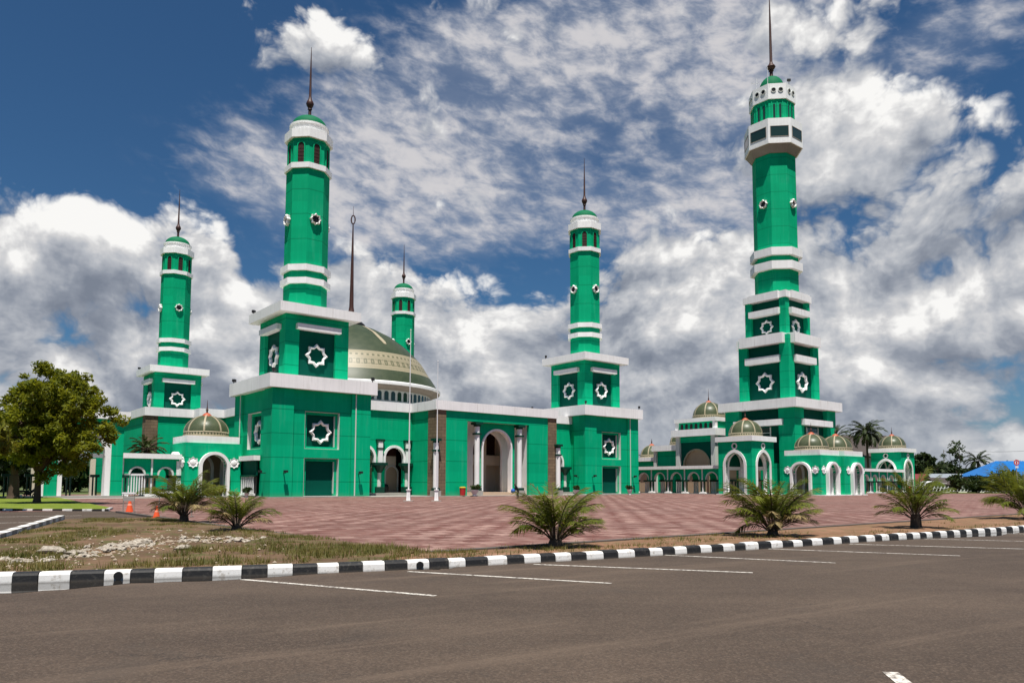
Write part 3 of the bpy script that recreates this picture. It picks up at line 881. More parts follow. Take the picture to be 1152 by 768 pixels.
dome = obj('dome', dm, mat('olive_big_dome_tiles', (.12, .13, .07), .45, bigdome_fn), H, smooth=40)
rb = MB()
def prof_at(z):
    for (r0, z0), (r1, z1) in zip(prof[:-1], prof[1:]):
        if z0 <= z <= z1: return r0 + (r1 - r0) * (z - z0) / (z1 - z0)
    return .3
for k in range(8):
    a = 2 * PI * k / 8 + R(7.0)
    pts = []
    for i in range(9):
        z = 25.7 + (29.9 - 25.7) * i / 8
        pts.append((prof_at(z) + .05, z))
    vs = []; fs = []
    for i, (r, z) in enumerate(pts):
        hw = (.25, .42, .44, .42, .38, .34, .30, .26, .2)[i]
        for e in (-1, 1):
            vs.append((cx + r * math.cos(a) - e * hw * math.sin(a), cy + r * math.sin(a) + e * hw * math.cos(a), z + .03))
        if i: fs.append((2 * i - 2, 2 * i - 1, 2 * i + 1, 2 * i))
    rb.add(vs, fs)
obj('dome_stripes', rb, M['cream'], dome)
f = MB(); f.lathe([(2.6, 30.15), (2.55, 30.6), (2.0, 31.1), (1.2, 31.5), (1.0, 32.2)], 24, cx, cy); obj('dome_crown', f, M['black'], dome, smooth=40)
f = MB(); f.lathe([(.95, 32.1), (.55, 33.0), (.40, 34.0), (.34, 37), (.24, 43), (.11, 49), (.1, 49.6)], 12, cx, cy)
sp = obj('dome_spire', f, M['copper'], dome, smooth=40)
f = MB(); f.tube([(cx + .36 * math.sin(q) * CU, cy - .36 * math.sin(q) * SU, 50.4 - .8 * math.cos(q)) for q in [2 * PI * i / 16 for i in range(17)]], .12, 6); f.tube([(cx, cy, 51.1), (cx, cy, 53.0)], [.06, .02], 5)
obj('crescent_ring', f, M['copper'], sp)

# ------------------------------------------------------------------ the tallest minaret
def make_tall_minaret():
    t = thing('tall_minaret', 'tallest green minaret at the right, three stacked blocks with an octagonal white balcony', 'minaret', W(81.6, -15.0), ROT)
    def posts(h, w, z0, z1):
        for sx in (-1, 1):
            for sy in (-1, 1):
                x0, x1 = sorted((sx * h, sx * (h - w))); y0, y1 = sorted((sy * h, sy * (h - w)))
                q_ = MB(); q_.box(x0, x1, y0, y1, z0, z1); obj('corner_pier', q_, M['green'], t)
    posts(6.65, 2.9, 0, 14.5)
    for xf in SIDES:
        b = MB(); b.box(-3.752, 3.752, 5.2, 6.2, 0, 5.2, xf); obj('base_wall', b, M['green'], t)
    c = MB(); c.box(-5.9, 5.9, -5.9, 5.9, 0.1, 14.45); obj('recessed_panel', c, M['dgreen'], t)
    for k, xf in enumerate(SIDES):
        h = MB(); h.box(-4.6, 4.6, 5.5, 7.25, 11.5, 12.5, xf); obj('hood', h, M['white'], t)
        g = MB(); g.slab([rect(-1.7, 1.7, 5.6, 11.2)], 5.9, 5.96, xf); gw = obj('window', g, M['glass'], t)
        g = MB()
        for q in range(4): g.box(-1.72, 1.72, 5.965, 6.02, 7 + q * 1.1, 7.12 + q * 1.1, xf)
        g.box(1.72, 1.9, 5.9, 6.05, 5.55, 11.3, xf); g.box(-1.9, -1.72, 5.9, 6.05, 5.55, 11.3, xf)
        obj('frame', g, M['pale'], gw)
    c = MB(); c.box(-7.5, 7.5, -7.5, 7.5, 14.34, 15.87); obj('cornice', c, M['white'], t)
    # second block
    posts(4.85, 1.75, 15.8, 27.0)
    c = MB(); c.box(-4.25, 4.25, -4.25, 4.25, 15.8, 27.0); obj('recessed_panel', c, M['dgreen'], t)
    # third block with the corner ribs running through
    posts(3.95, 1.2, 26.9, 33.8)
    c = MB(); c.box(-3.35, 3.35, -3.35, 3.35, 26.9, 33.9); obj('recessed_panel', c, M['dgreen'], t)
    for k, xf in enumerate(SIDES):
        h = MB(); h.box(-4.2, 4.2, 4.0, 5.75, 25.55, 27.25, xf); obj('slab_cornice', h, M['white'], t)
        h = MB(); h.box(-3.3, 3.3, 4.0, 5.35, 22.45, 23.6, xf); obj('hood', h, M['white'], t)
        h = MB(); h.box(-2.9, 2.9, 3.3, 4.55, 30.9, 31.95, xf); obj('hood', h, M['white'], t)
        h = MB(); h.box(-2.9, 2.9, 3.3, 4.6, 33.55, 34.85, xf); obj('slab_cornice', h, M['white'], t)
        put_on('star_ornament', STAR_TALL_BIG, t, k, 0, 4.26, 19.2)
        put_on('star_ornament', STAR_TALL_SMALL, t, k, 0, 3.36, 29.0)
    c = MB(); c.box(-4.2, 4.2, -4.2, 4.2, 33.62, 34.78); obj('cornice', c, M['white'], t)
    s = MB(); s.octo(3.45, 34.7, 60.4); obj('shaft', s, M['greens'], t)
    for z0, z1 in ((39.0, 40.4), (41.45, 42.8)):
        r = MB(); r.octo(4.15, z0, z1); obj('ring_band', r, M['white'], t)
    for k in range(4):
        o = put_on('star_window', STAR_RING, t, k, 0, 3.45, 51.0); o.scale = (1.15, 1.15, 1.15)
        o = put_on('dark_opening', DISC, t, k, 0, 3.47, 51.0); o.scale = (1.15, 1, 1.15)
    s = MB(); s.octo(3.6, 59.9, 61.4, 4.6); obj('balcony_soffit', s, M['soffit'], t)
    s = MB(); s.octo(4.66, 61.2, 65.7); obj('balcony', s, M['white'], t)
    for k in range(8):
        xf = face(k * PI / 4)
        g = MB(); g.slab([rect(-1.5, 1.5, 62.4, 64.2)], 4.64, 4.675, xf); gw = obj('balcony_window', g, M['glass'], t)
        g = MB(); g.slab([rect(-1.58, 1.58, 62.32, 64.28), rect(-1.5, 1.5, 62.4, 64.2)], 4.6, 4.72, xf); obj('frame', g, M['soffit'], gw)
        for s_ in (-.52, .52):
            g = MB(); g.slab([[(p[0] + s_, p[1] + 66.3) for p in arch(0, .36, 0, 2.4, n=8)]], 3.5, 3.545, xf); obj('slit_window', g, M['glass'], t)
        g = MB()
        for s_ in (-.95, 0, .95): g.box(s_ - .1, s_ + .1, 3.5, 3.62, 66.1, 69.2, xf)
        obj('mullions', g, M['greens'], t)
        for s_ in (-.62, .62):
            g = MB(); g.slab([circle(s_, 71.3, .46), circle(s_, 71.3, .36)], 3.7, 3.86, xf); oc = obj('oculus', g, M['pale'], t)
            g = MB(); g.slab([circle(s_, 71.3, .37)], 3.7, 3.77, xf); obj('opening', g, M['black'], oc)
    s = MB(); s.octo(3.52, 65.6, 69.9); obj('lantern', s, M['greens'], t)
    s = MB(); s.octo(3.75, 69.7, 72.5); obj('parapet', s, M['white'], t)
    r = MB(); r.lathe([(2.15, 72.4), (2.15, 73.3)] + [(2.15 * math.cos(a), 73.3 + 2.4 * math.sin(a)) for a in [PI / 2 * k / 8 for k in range(1, 8)]] + [(.2, 75.7)], 24); obj('dome', r, M['domeg'], t, smooth=50)
    spire(t, 75.5, 77.6, 93.0, .42)
    return t
make_tall_minaret()
rng = random.Random(5)
for i, (a, rr, h, lab) in enumerate(((-0.3, 3.5, 2.6, 'thin mast aerial with crossbars at the right edge of the tallest minaret top'), (3.5, 3.4, 3.4, 'thin whip aerial at the left of the small green dome on the tallest minaret'), (2.9, 3.6, 2.0, 'short aerial with crossbars at the left edge of the tallest minaret top'), (-1.5, 3.3, 1.4, 'stubby floodlight mast on the front rim of the tallest minaret top'))):
    x, y, z = W(81.6 + rr * math.cos(a), -15 + rr * math.sin(a), 72.5)
    m = MB(); m.tube([(0, 0, 0), (0, 0, h)], .045, 5)
    if i in (0, 2):
        m.tube([(-.9, 0, h * .6), (.9, 0, h * .6)], .04, 5)
        for q in range(4): m.tube([(-.8 + q * .5, 0, h * .6 - .3), (-.8 + q * .5, 0, h * .6 + .3)], .03, 4)
    if i == 3: m.box(-.3, .3, -.15, .15, h - .3, h + .1)
    o = obj('aerial', m, M['metalw'] if i != 3 else M['black'], None, (x, y, z)); tag(o, lab, 'aerial', 'masts on the tallest minaret')

# ------------------------------------------------------------------ gatehouse behind the arcade
G = thing('gatehouse', 'green and white gatehouse with a large round arch, behind the four arched arcade', 'gatehouse', W(78, 0.4), ROT)
def gx(a, o, z): return (-o, -a, z)            # faces -u; a runs towards -v
g = MB()
g.slab([wall_loop(-3.6, 3.6, 11.0, [arch(0, 5.6, 0, 5.3, n=18)])], -.6, -.25, gx); obj('front_wall', g, M['dgreen'], G)
g = MB(); g.slab([rect(-3.6, 3.6, 9.6, 11.0)], -.3, -.05, gx); obj('lintel', g, M['green'], G)
g = MB(); g.slab([ring_loop(arch(0, 6.1, .1, 5.3, n=20), arch(0, 5.55, .1, 5.3, n=20))], -.8, -.1, gx); obj('arch_rim', g, M['cream'], G)
for a_ in (-4.5, 3.6):
    g = MB(); g.box(a_, a_ + .9, -.8, .25, 0, 12.0, gx); obj('pilaster', g, M['pale'], G)
g = MB(); g.box(.8, 8, -4.3, 4.3, 0, 12.9); obj('body', g, M['green'], G)
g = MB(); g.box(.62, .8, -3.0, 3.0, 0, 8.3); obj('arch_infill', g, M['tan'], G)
g = MB(); g.box(-.9, 8.6, -5.1, 5.1, 10.7, 12.0); obj('cornice', g, M['white'], G)
g = MB(); g.box(.2, 8, -4.2, 4.2, 12.0, 13.5); att = obj('attic', g, M['green'], G)
for k in range(7):
    g = MB(); g.slab([[(p[0] - 3.3 + k * 1.1, p[1] + 12.1) for p in arch(0, .62, 0, .75, n=8)]], -.2, -.17, gx); obj('attic_window', g, M['black'], att)
g = MB(); g.box(-.4, 8.3, -4.7, 4.7, 13.4, 14.1); g.box(-.2, .5, -4.6, -4.0, 11.9, 13.5); g.box(-.2, .5, 4.0, 4.6, 11.9, 13.5); obj('parapet', g, M['white'], G)
small_dome(G, 3.4, -.6, 14.1, 3.1, 17.3, 20.0)
def gate_wing(u, v0, v1, h0, h1, lab, dx, dv, r):
    w = thing('gatehouse_wing', lab, 'building', W(u, (v0 + v1) / 2), ROT)
    d = (v1 - v0) / 2
    g = MB(); g.box(.3, 7, -d, d, 0, h0); obj('body', g, M['green'], w)
    g = MB(); g.box(-.1, .6, d - .7, d, 0, h0 - .01); obj('pilaster', g, M['pale'], w)
    g = MB(); g.box(-.5, 7.3, -d - .1, d + .1, h0, h1); obj('cornice', g, M['white'], w)
    g = MB(); g.slab([ring_loop(arch(0, 2.9, .1, 3.6, n=14), arch(0, 2.4, .1, 3.6, n=14))], -.35, -.2, gx); obj('arch_rim', g, M['cream'], w)
    g = MB(); g.slab([arch(0, 2.38, .1, 3.6, n=14)], -.32, -.27, gx); obj('arch_infill', g, M['tan'], w)
    small_dome(w, dx, dv, h1, r, h1 + 2.6, h1 + 4.0)
gate_wing(79, 5.6, 11.4, 8.2, 9.3, 'middle height green wing with an olive dome, left of the gatehouse', 3.0, -1.6, 2.3)
gate_wing(79.6, 11.6, 17.5, 6.3, 7.1, 'lowest green wing with an olive dome, beside the right front minaret', 3.2, .6, 2.4)

# ------------------------------------------------------------------ left gate, partly behind the tree
t = thing('gate_portal', 'tall green gate with white jambs and wide arches, behind the shade tree at the left', 'gate', W(-18.6, 3.0), ROT)
xs = [-.4, -6.5, -12.1, -17.7]      # right edges of the pillars (local x)
gp_ = MB(); wj = MB(); bd_ = MB()
for i, x in enumerate(xs):
    w_ = 1.15
    gp_.box(x - w_, x, 0, 1.6, 0, 8.45)
    wj.box(x - w_ - .55, x - w_ + .001, .08, 1.5, 0, 6.6); 
    if i: wj.box(x - .001, x + .45, .08, 1.5, 0, 6.6)
def pxf(a, o, z): return (a, -o, z)
for a0, a1 in ((-6.05, -2.1), (-11.65, -8.2), (-17.25, -13.8)):
    c_ = (a0 + a1) / 2; ww = a1 - a0
    gp_.slab([[(a0 - .3, 4.6)] + arch(c_, ww, 4.6, 4.9, n=14) + [(a1 + .3, 4.6), (a1 + .3, 8.44), (a0 - .3, 8.44)]], -1.2, -.3, pxf)
    wj.slab([ring_loop(arch(c_, ww + .7, 4.5, 4.9, n=16), arch(c_, ww - .05, 4.5, 4.9, n=16))], -1.3, -.2, pxf)
    bd_.box(a0, a1, .9, 1.2, 4.3, 4.75)
obj('pillars', gp_, M['green'], t); obj('jambs', wj, M['white'], t)
bd_.box(-19.5, .1, -.45, 2.0, 8.45, 9.3); obj('cornice', bd_, M['white'], t)
g = MB(); g.box(-19, 0, -.6, 2.2, 0, .22); obj('step', g, M['grayc'], t)
for x in (-5.4, -2.9, -11, -9):
    g = MB(); g.box(x, x + .9, 3.2, 3.6, 2.2, 2.5); g.box(x + .2, x + .35, 3.3, 3.45, .2, 2.25); g.box(x + .55, x + .7, 3.3, 3.45, .2, 2.25); obj('inner_pier', g, M['darkcap'], t)
for x in (-6.4, -2.6, -12.4, -8.2):
    g = MB(); g.box(x, x + .5, 5.2, 5.6, 0, 4.3); obj('rear_pier', g, M['beige'], t)

#PART2
# ------------------------------------------------------------------ ground, car park, plaza
def asphalt_fn(T, b):
    p = geo_pos(T)
    n1 = T.noise(p, 0.22, 5, 0.6)
    n2 = T.noise(p, 1.6, 5, 0.65)
    n3 = T.noise(p, 60.0, 2, 0.7)
    x, y, z = T.sep(p)
    sw = T.noise(T.comb(T.math('ADD', T.math('MULTIPLY', x, .10), T.math('MULTIPLY', y, .02)), T.math('MULTIPLY', y, .55)), 1.0, 4, 0.6)
    f = T.math('ADD', T.math('MULTIPLY', n1, .5), T.math('ADD', T.math('MULTIPLY', n2, .25), T.math('MULTIPLY', sw, .6)))
    c = T.mix(T.ramp(f, .45, .9), (0.048, 0.033, 0.0235), (0.090, 0.063, 0.0445))
    ag = T.new('ShaderNodeTexVoronoi', feature='F1'); T.put(ag.inputs['Vector'], p); ag.inputs['Scale'].default_value = 55.0
    av = T.sep(ag.outputs['Color'])[0]
    c = T.mix(T.ramp(av, .55, 1.0, 0, .30), c, (0.17, 0.128, 0.098))
    c = T.mix(T.ramp(av, .40, .05, 0, .38), c, (0.028, 0.023, 0.02))
    n4 = T.noise(p, 14.0, 4, .7)
    c = T.mix(T.ramp(n4, .52, .72, 0, .28), c, (0.04, 0.032, 0.027))
    # darker worn patches and tyre tracks along the lane
    c = T.mix(T.ramp(T.noise(p, .5, 6, .7, dist=.6), .54, .66, 0, .32), c, (0.05, 0.04, 0.033))
    tr = T.math('ADD', T.math('MULTIPLY', x, -.53), T.math('MULTIPLY', y, .85))
    trk = T.noise(T.comb(T.math('MULTIPLY', T.math('ADD', T.math('MULTIPLY', x, .85), T.math('MULTIPLY', y, .53)), .06), T.math('MULTIPLY', tr, 1.3)), 1.0, 4, .65)
    c = T.mix(T.ramp(trk, .54, .68, 0, .35), c, (0.14, 0.10, 0.072))
    # cracks
    ck = T.new('ShaderNodeTexVoronoi', feature='DISTANCE_TO_EDGE'); ck.inputs['Scale'].default_value = .33
    T.put(ck.inputs['Vector'], T.vmath('ADD', p, T.vmath('SCALE', T.comb(T.noise(p, 1.3, 5, .7), T.noise(T.vmath('ADD', p, (7, 3, 0)), 1.3, 5, .7)), s=1.1)))
    crk = T.math('MULTIPLY', T.math('LESS_THAN', ck.outputs['Distance'], .0035), T.ramp(T.noise(p, .35, 3, .6), .54, .60))
    c = T.mix(T.math('MULTIPLY', crk, .4), c, (0.015, 0.013, 0.012))
    T.l.new(c, b.inputs['Base Color'])
    bp = T.new('ShaderNodeBump'); bp.inputs['Strength'].default_value = .3; bp.inputs['Distance'].default_value = .008
    T.put(bp.inputs['Height'], av); T.l.new(bp.outputs[0], b.inputs['Normal'])
M['asphalt'] = mat('weathered_asphalt', (.09, .075, .062), .85, asphalt_fn)

def paver_fn(T, b):
    co = obj_co(T)
    x, y, z = T.sep(co)
    br = T.new('ShaderNodeTexBrick')
    T.put(br.inputs['Vector'], T.comb(y, x))
    for k, v in (('Color1', (.145, .048, .036, 1)), ('Color2', (.105, .038, .029, 1)), ('Mortar', (.10, .055, .047, 1)), ('Scale', 1.0), ('Row Height', .11), ('Brick Width', .22), ('Mortar Size', .006)):
        br.inputs[k].default_value = v
    # lozenges of lighter grey-pink pavers, each a little different
    xr = T.math('MULTIPLY', T.math('ADD', x, y), .7071); yr = T.math('MULTIPLY', T.math('SUBTRACT', y, x), .7071)
    wb_ = T.math('MULTIPLY', T.noise(co, 1.6, 4, .65), .8)
    ix = T.math('DIVIDE', T.math('ADD', x, wb_), .80); iy = T.math('DIVIDE', T.math('ADD', y, wb_), .80)
    chk = T.math('ABSOLUTE', T.math('SUBTRACT', T.math('FRACT', T.math('MULTIPLY', T.math('ADD', T.math('FLOOR', ix), T.math('FLOOR', iy)), .5)), 0.0))
    chk = T.math('MULTIPLY', chk, 2.0)
    wn = T.new('ShaderNodeTexWhiteNoise', noise_dimensions='2D')
    T.put(wn.inputs['Vector'], T.comb(T.math('FLOOR', ix), T.math('FLOOR', iy)))
    nn = T.noise(co, 1.4, 3, .6)
    pat = T.math('ADD', T.math('MULTIPLY', T.math('MULTIPLY', chk, T.ramp(T.noise(co, .35, 3, .6), .36, .62, .25, 1.0)), .72), T.math('ADD', T.math('MULTIPLY', wn.outputs['Value'], .42), T.ramp(nn, .35, .7, -.25, .25)))
    n = T.noise(co, .12, 4, .6); n2 = T.noise(co, 2.5, 4, .6)
    c = T.mix(T.math('MULTIPLY', pat, .68), br.outputs['Color'], (.38, .245, .205))
    c = T.mix(T.ramp(n, .35, .7, 0, .35), c, (.095, .052, .043))
    c = T.mix(T.ramp(n2, .5, .8, 0, .25), c, (.22, .15, .13))
    T.l.new(c, b.inputs['Base Color'])
M['paver'] = mat('red_concrete_pavers', (.27, .14, .12), .8, paver_fn)

def earth_fn(ca, cb, cc, s1=.5):
    def fn(T, b):
        p = geo_pos(T)
        n = T.noise(p, s1, 6, .65); n2 = T.noise(p, s1 * 5, 5, .65); n3 = T.noise(p, 35, 2, .6)
        c = T.mix(T.ramp(n, .40, .60), ca, cb)
        c = T.mix(T.ramp(n2, .48, .62, 0, .7), c, cc)
        c = T.mix(T.ramp(n3, .5, .75, 0, .5), c, (ca[0] * .45, ca[1] * .45, ca[2] * .45))
        T.l.new(c, b.inputs['Base Color'])
        bp = T.new('ShaderNodeBump'); bp.inputs['Strength'].default_value = .5; bp.inputs['Distance'].default_value = .03
        T.put(bp.inputs['Height'], n3); T.l.new(bp.outputs[0], b.inputs['Normal'])
    return fn
M['dirt'] = mat('brown_earth', (.2, .12, .07), .95, earth_fn((.10, .06, .033), (.16, .095, .055), (.075, .085, .02)))
M['reddirt'] = mat('red_brown_earth', (.25, .13, .08), .95, earth_fn((.19, .10, .055), (.25, .135, .08), (.14, .11, .05)))
M['field'] = mat('grass_field', (.07, .1, .03), .95, earth_fn((.06, .09, .025), (.09, .12, .035), (.12, .11, .05), .05))
M['lawn'] = mat('mown_lawn', (.08, .13, .02), .95, earth_fn((.12, .17, .012), (.17, .21, .02), (.09, .13, .012), .6))

def sheet(name, pts, z, m, kind='structure', frame=None):
    mb = MB()
    tris = tessellate_polygon([[Vector((p[0], p[1], 0)) for p in pts]])
    mb.add([(p[0], p[1], z) for p in pts], [tuple(t) for t in tris])
    o = struct(name, mb, m, kind)
    return o
g = MB(); g.prism(64, 2600, 2600, -.3, -.06, 0, True, 0, 800); struct('ground', g, M['field'])
ap = MB(); ap.add([(-160, -60, 0), (160, -60, 0), (160, 75, 0), (-160, 75, 0)], [(0, 1, 2, 3)])
carpark = struct('car_park', ap, M['asphalt'])
# plaza in mosque axes so that the paving follows them
pz = MB()
pts = [(-28.2, -72.3), (150, -72.3), (150, -21), (150, 30), (-60, 30), (-60, -38), (-28.2, -38)]
tris = tessellate_polygon([[Vector((p[0], p[1], 0)) for p in pts]])
pz.add([(p[0], p[1], 0) for p in pts], [tuple(t) for t in tris])
plaza = struct('plaza', pz, M['paver']); plaza.location = W(0, 0, .012); plaza.rotation_euler = (0, 0, ROT)
ed = MB(); ed.box(-28.42, 150, -72.5, -72.28, 0, .09); ed.box(-28.42, -28.2, -72.28, -42, 0, .09)
e = struct('plaza_edging', ed, mat('dark_concrete_edging', (.10, .085, .075), .9)); e.location = W(0, 0, 0); e.rotation_euler = (0, 0, ROT)

# striped kerb along the car park
KP = [(-30, 7.2), (-20, 8.9), (-12, 10.7), (-8.06, 11.9), (-6.88, 12.3), (-4.27, 13.15), (-2.38, 13.9), (-0.62, 14.8), (2.43, 16.5), (5.96, 18.65), (9.38, 20.85), (13.38, 23.5), (17.57, 26.3), (27, 32.6), (45, 44.6)]
def spline(P, n=10):
    out = []
    for i in range(len(P) - 1):
        p0 = Vector(P[max(i - 1, 0)]); p1 = Vector(P[i]); p2 = Vector(P[i + 1]); p3 = Vector(P[min(i + 2, len(P) - 1)])
        for k in range(n):
            t = k / n
            out.append(.5 * ((2 * p1) + (p2 - p0) * t + (2 * p0 - 5 * p1 + 4 * p2 - p3) * t * t + (3 * p1 - p0 - 3 * p2 + p3) * t ** 3))
    out.append(Vector(P[-1])); return out
KS = spline(KP)
KX = np.array([p.x for p in KS]); KY = np.array([p.y for p in KS])
KL = np.concatenate([[0], np.cumsum(np.hypot(np.diff(KX), np.diff(KY)))])
def kerb_at(s):
    x = float(np.interp(s, KL, KX)); y = float(np.interp(s, KL, KY))
    x2 = float(np.interp(s + .1, KL, KX)); y2 = float(np.interp(s + .1, KL, KY))
    d = Vector((x2 - x, y2 - y))
    if d.length < 1e-6: d = Vector((1, .6))
    d.normalize(); return Vector((x, y)), d
def kerb_paint(c, chip):
    def fn(T, b):
        p = geo_pos(T)
        n = T.noise(p, 9, 5, .7); n2 = T.noise(p, 40, 3, .6)
        cc = T.mix(T.ramp(n, .53, .66, 0, .85), c, chip)
        cc = T.mix(T.ramp(n2, .5, .8, 0, .25), cc, (.12, .105, .09))
        x, y, z = T.sep(p)
        cc = T.mix(T.ramp(T.math('ADD', z, T.math('MULTIPLY', n, .05)), .075, .02, 0, .55), cc, (.09, .075, .06))
        T.l.new(cc, b.inputs['Base Color'])
    return fn
M['kw'] = mat('white_kerb_paint', (.75, .73, .70), .7, kerb_paint((.78, .76, .73), (.46, .42, .37)))
M['kb'] = mat('black_kerb_paint', (.02, .02, .02), .6, kerb_paint((.016, .016, .017), (.06, .055, .05)))
rng = random.Random(3)
kb = MB(); s = 12.0; i = 0; whites = []
while s < KL[-1] - 1:
    bl = .42 * rng.uniform(.84, 1.16)
    kb.cur = i % 2
    p0, d0 = kerb_at(s + .006); p1, d1 = kerb_at(s + bl - .006)
    h = .168 + rng.uniform(-.012, .012); jo = rng.uniform(-.012, .012)
    vs = []
    for p, d in ((p0, d0), (p1, d1)):
        n = Vector((-d.y, d.x))
        for o, z in ((0 + jo, -.02), (.012 + jo, h * .72), (.035 + jo, h * .93), (.07 + jo, h), (.22, h), (.25, h - .03), (.25, -.02)):
            q = p + n * o; vs.append((q.x, q.y, z))
    m = 7
    fs = [(k, k + 1, m + k + 1, m + k) for k in range(m - 1)] + [tuple(range(m)), tuple(range(m, 2 * m))[::-1]]
    kb.add(vs, fs)
    if i % 2 == 0: whites.append((s + bl * .55, (p0.x + p1.x) / 2))
    s += bl; i += 1
kerb = struct('kerb', kb, [M['kw'], M['kb']])
# drain holes in the kerb face
for x in (-6.35, -2.0):
    s0 = min(whites, key=lambda q: abs(q[1] - x))[0]; p, d = kerb_at(s0)
    ang = math.atan2(d.y, d.x)
    m = MB(); m.slab([circle(0, .075, .07, 14)], -.01, .02, lambda a, o, z: (a, -o, z))
    h = obj('drain_hole', m, M['black'], kerb, (p.x, p.y, 0), ang)
    m = MB()

# painted bay lines
def worn_paint(T, b):
    p = geo_pos(T)
    n = T.noise(p, 14, 5, .7); n2 = T.noise(p, 1.5, 3, .6)
    c = T.mix(T.ramp(T.math('ADD', n, T.math('MULTIPLY', n2, .3)), .58, .76, 0, .9), (.62, .58, .52), (.12, .10, .085))
    T.l.new(c, b.inputs['Base Color'])
M['line'] = mat('worn_white_road_paint', (.6, .57, .52), .85, worn_paint)
def bay_line(p0, p1, w=.10):
    p0 = Vector(p0); p1 = Vector(p1); d = (p1 - p0).normalized(); n = Vector((-d.y, d.x)) * w / 2
    m = MB(); m.add([(*(p0 + n), .005), (*(p0 - n), .005), (*(p1 - n), .005), (*(p1 + n), .005)], [(0, 1, 2, 3)])
    return obj('bay_line', m, M['line'], carpark)
for p0, p1 in (((-4.5, 12.6), (-1.09, 10.84)), ((-1.89, 13.8), (1.62, 12.25)), ((.44, 15.1), (4.41, 13.79)), ((3.0, 17.4), (6.69, 15.56)), ((6.45, 18.9), (10.25, 17.21)), ((9.2, 20.5), (13.6, 18.9)), ((12.4, 22.6), (16.9, 21.0)), ((16.5, 25.3), (21, 23.4))):
    bay_line(p0, p1)
bay_line((3.255, 6.55), (3.02, 5.3), .13)
for p0, p1 in (((-22.6, 28.16), (-19.1, 30.4)), ((-17.6, 21.2), (-14.76, 22.79)), ((-24.5, 34.4), (-21.0, 36.6))): bay_line(p0, p1, .14)

# puddles against the kerb
def puddle_fn(T, b):
    p = geo_pos(T)
    n = T.noise(p, 3.0, 3, .6)
    bp = T.new('ShaderNodeBump'); bp.inputs['Strength'].default_value = .03; bp.inputs['Distance'].default_value = .01
    T.put(bp.inputs['Height'], n); T.l.new(bp.outputs[0], b.inputs['Normal'])
M['water'] = mat('shallow_puddle_water', (.02, .017, .014), .03, puddle_fn, spec=.9)
def puddle(x0, x1, wmax, seed):
    rg = random.Random(seed)
    s0 = float(np.interp(x0, KX, KL)); s1 = float(np.interp(x1, KX, KL)); n = 40
    a = []; c = []
    for k in range(n + 1):
        p, d = kerb_at(s0 + (s1 - s0) * k / n); nn = Vector((d.y, -d.x))
        w = wmax * min(1, 3.2 * min(k, n - k) / n) * (.72 + .35 * math.sin(k * .55 + seed) * rg.uniform(.4, 1) + .1 * rg.random())
        q = p - nn * .1; a.append((q.x, q.y)); q = p + nn * max(w, .02); c.append((q.x, q.y))
    m = MB(); m.add([(x, y, .004) for x, y in a + c], [(k, k + 1, n + 2 + k, n + 1 + k) for k in range(n)])
    struct('puddle', m, M['water'])
puddle(-14, -3.3, 1.05, 1)
puddle(-1.9, -1.0, .22, 4)
puddle(10.5, 26, .8, 2)

# verge of earth between kerb and plaza
nz = random.Random(11)
from mathutils import noise as mnoise
def bump(x, y, a=.05): return a * (mnoise.fractal(Vector((x * .9, y * .9, 3.3)), .8, 2.0, 4))
vg = MB()
NS, NT_ = 60, 40
def line2(P, t):
    L = [0]
    for i in range(len(P) - 1): L.append(L[-1] + (Vector(P[i + 1]) - Vector(P[i])).length)
    d = t * L[-1]
    for i in range(len(P) - 1):
        if d <= L[i + 1] or i == len(P) - 2:
            f = (d - L[i]) / (L[i + 1] - L[i]); return Vector(P[i]).lerp(Vector(P[i + 1]), f)
pc = W(-28.35, -72.4); pb_ = W(-28.35, -49.5)
xL, xR = -9.8, -2.35
yL = float(np.interp(xL, KX, KY)); yR = float(np.interp(xR, KX, KY))
Lt = [(xL - .1, yL + .23), (-13.2, 19.0), (-19.2, 32.4)]
Rt = [(xR - .1, yR + .23), (pc[0], pc[1]), (pb_[0], pb_[1])]
def front(s): x = xL + (xR - xL) * s; return Vector((x - .1, float(np.interp(x, KX, KY)) + .23))
def backl(s): return Vector(Lt[-1]).lerp(Vector(Rt[-1]), s)
vsv = []
for j in range(NT_ + 1):
    t = j / NT_
    for i in range(NS + 1):
        s_ = i / NS
        p = (1 - t) * front(s_) + t * backl(s_) + (1 - s_) * line2(Lt, t) + s_ * line2(Rt, t) - ((1 - s_) * (1 - t) * front(0) + s_ * (1 - t) * front(1) + (1 - s_) * t * backl(0) + s_ * t * backl(1))
        edge = min(1, 6 * min(s_, 1 - s_, t, 1 - t))
        vsv.append((p.x, p.y, .135 * (1 - t) + .035 * t + edge * (.04 + bump(p.x, p.y, .07))))
vg.add(vsv, [(j * (NS + 1) + i, j * (NS + 1) + i + 1, (j + 1) * (NS + 1) + i + 1, (j + 1) * (NS + 1) + i) for j in range(NT_) for i in range(NS)])
struct('verge', vg, M['dirt'], smooth=True)
vr = MB(); vs_ = []; NX, NY = 120, 10
for i in range(NX + 1):
    x = -2.4 + (62 - (-2.4)) * (i / NX) ** 1.5
    y0 = float(np.interp(x, KX, KY)) + .24 if x < 45 else 44.84 + (x - 45) * .66
    y1 = max(y0 + .02, pc[1] + (x - pc[0]) * SU / CU - .02)
    for j in range(NY + 1):
        t = j / NY; y = y0 + (y1 - y0) * t; e_ = min(1, 5 * min(t, 1 - t))
        vs_.append((x, y, .14 * (1 - t) + .05 * t + e_ * (.02 + bump(x, y, .05))))
vr.add(vs_, [(i * (NY + 1) + j, (i + 1) * (NY + 1) + j, (i + 1) * (NY + 1) + j + 1, i * (NY + 1) + j + 1) for i in range(NX) for j in range(NY)])
struct('verge', vr, M['reddirt'], smooth=True)

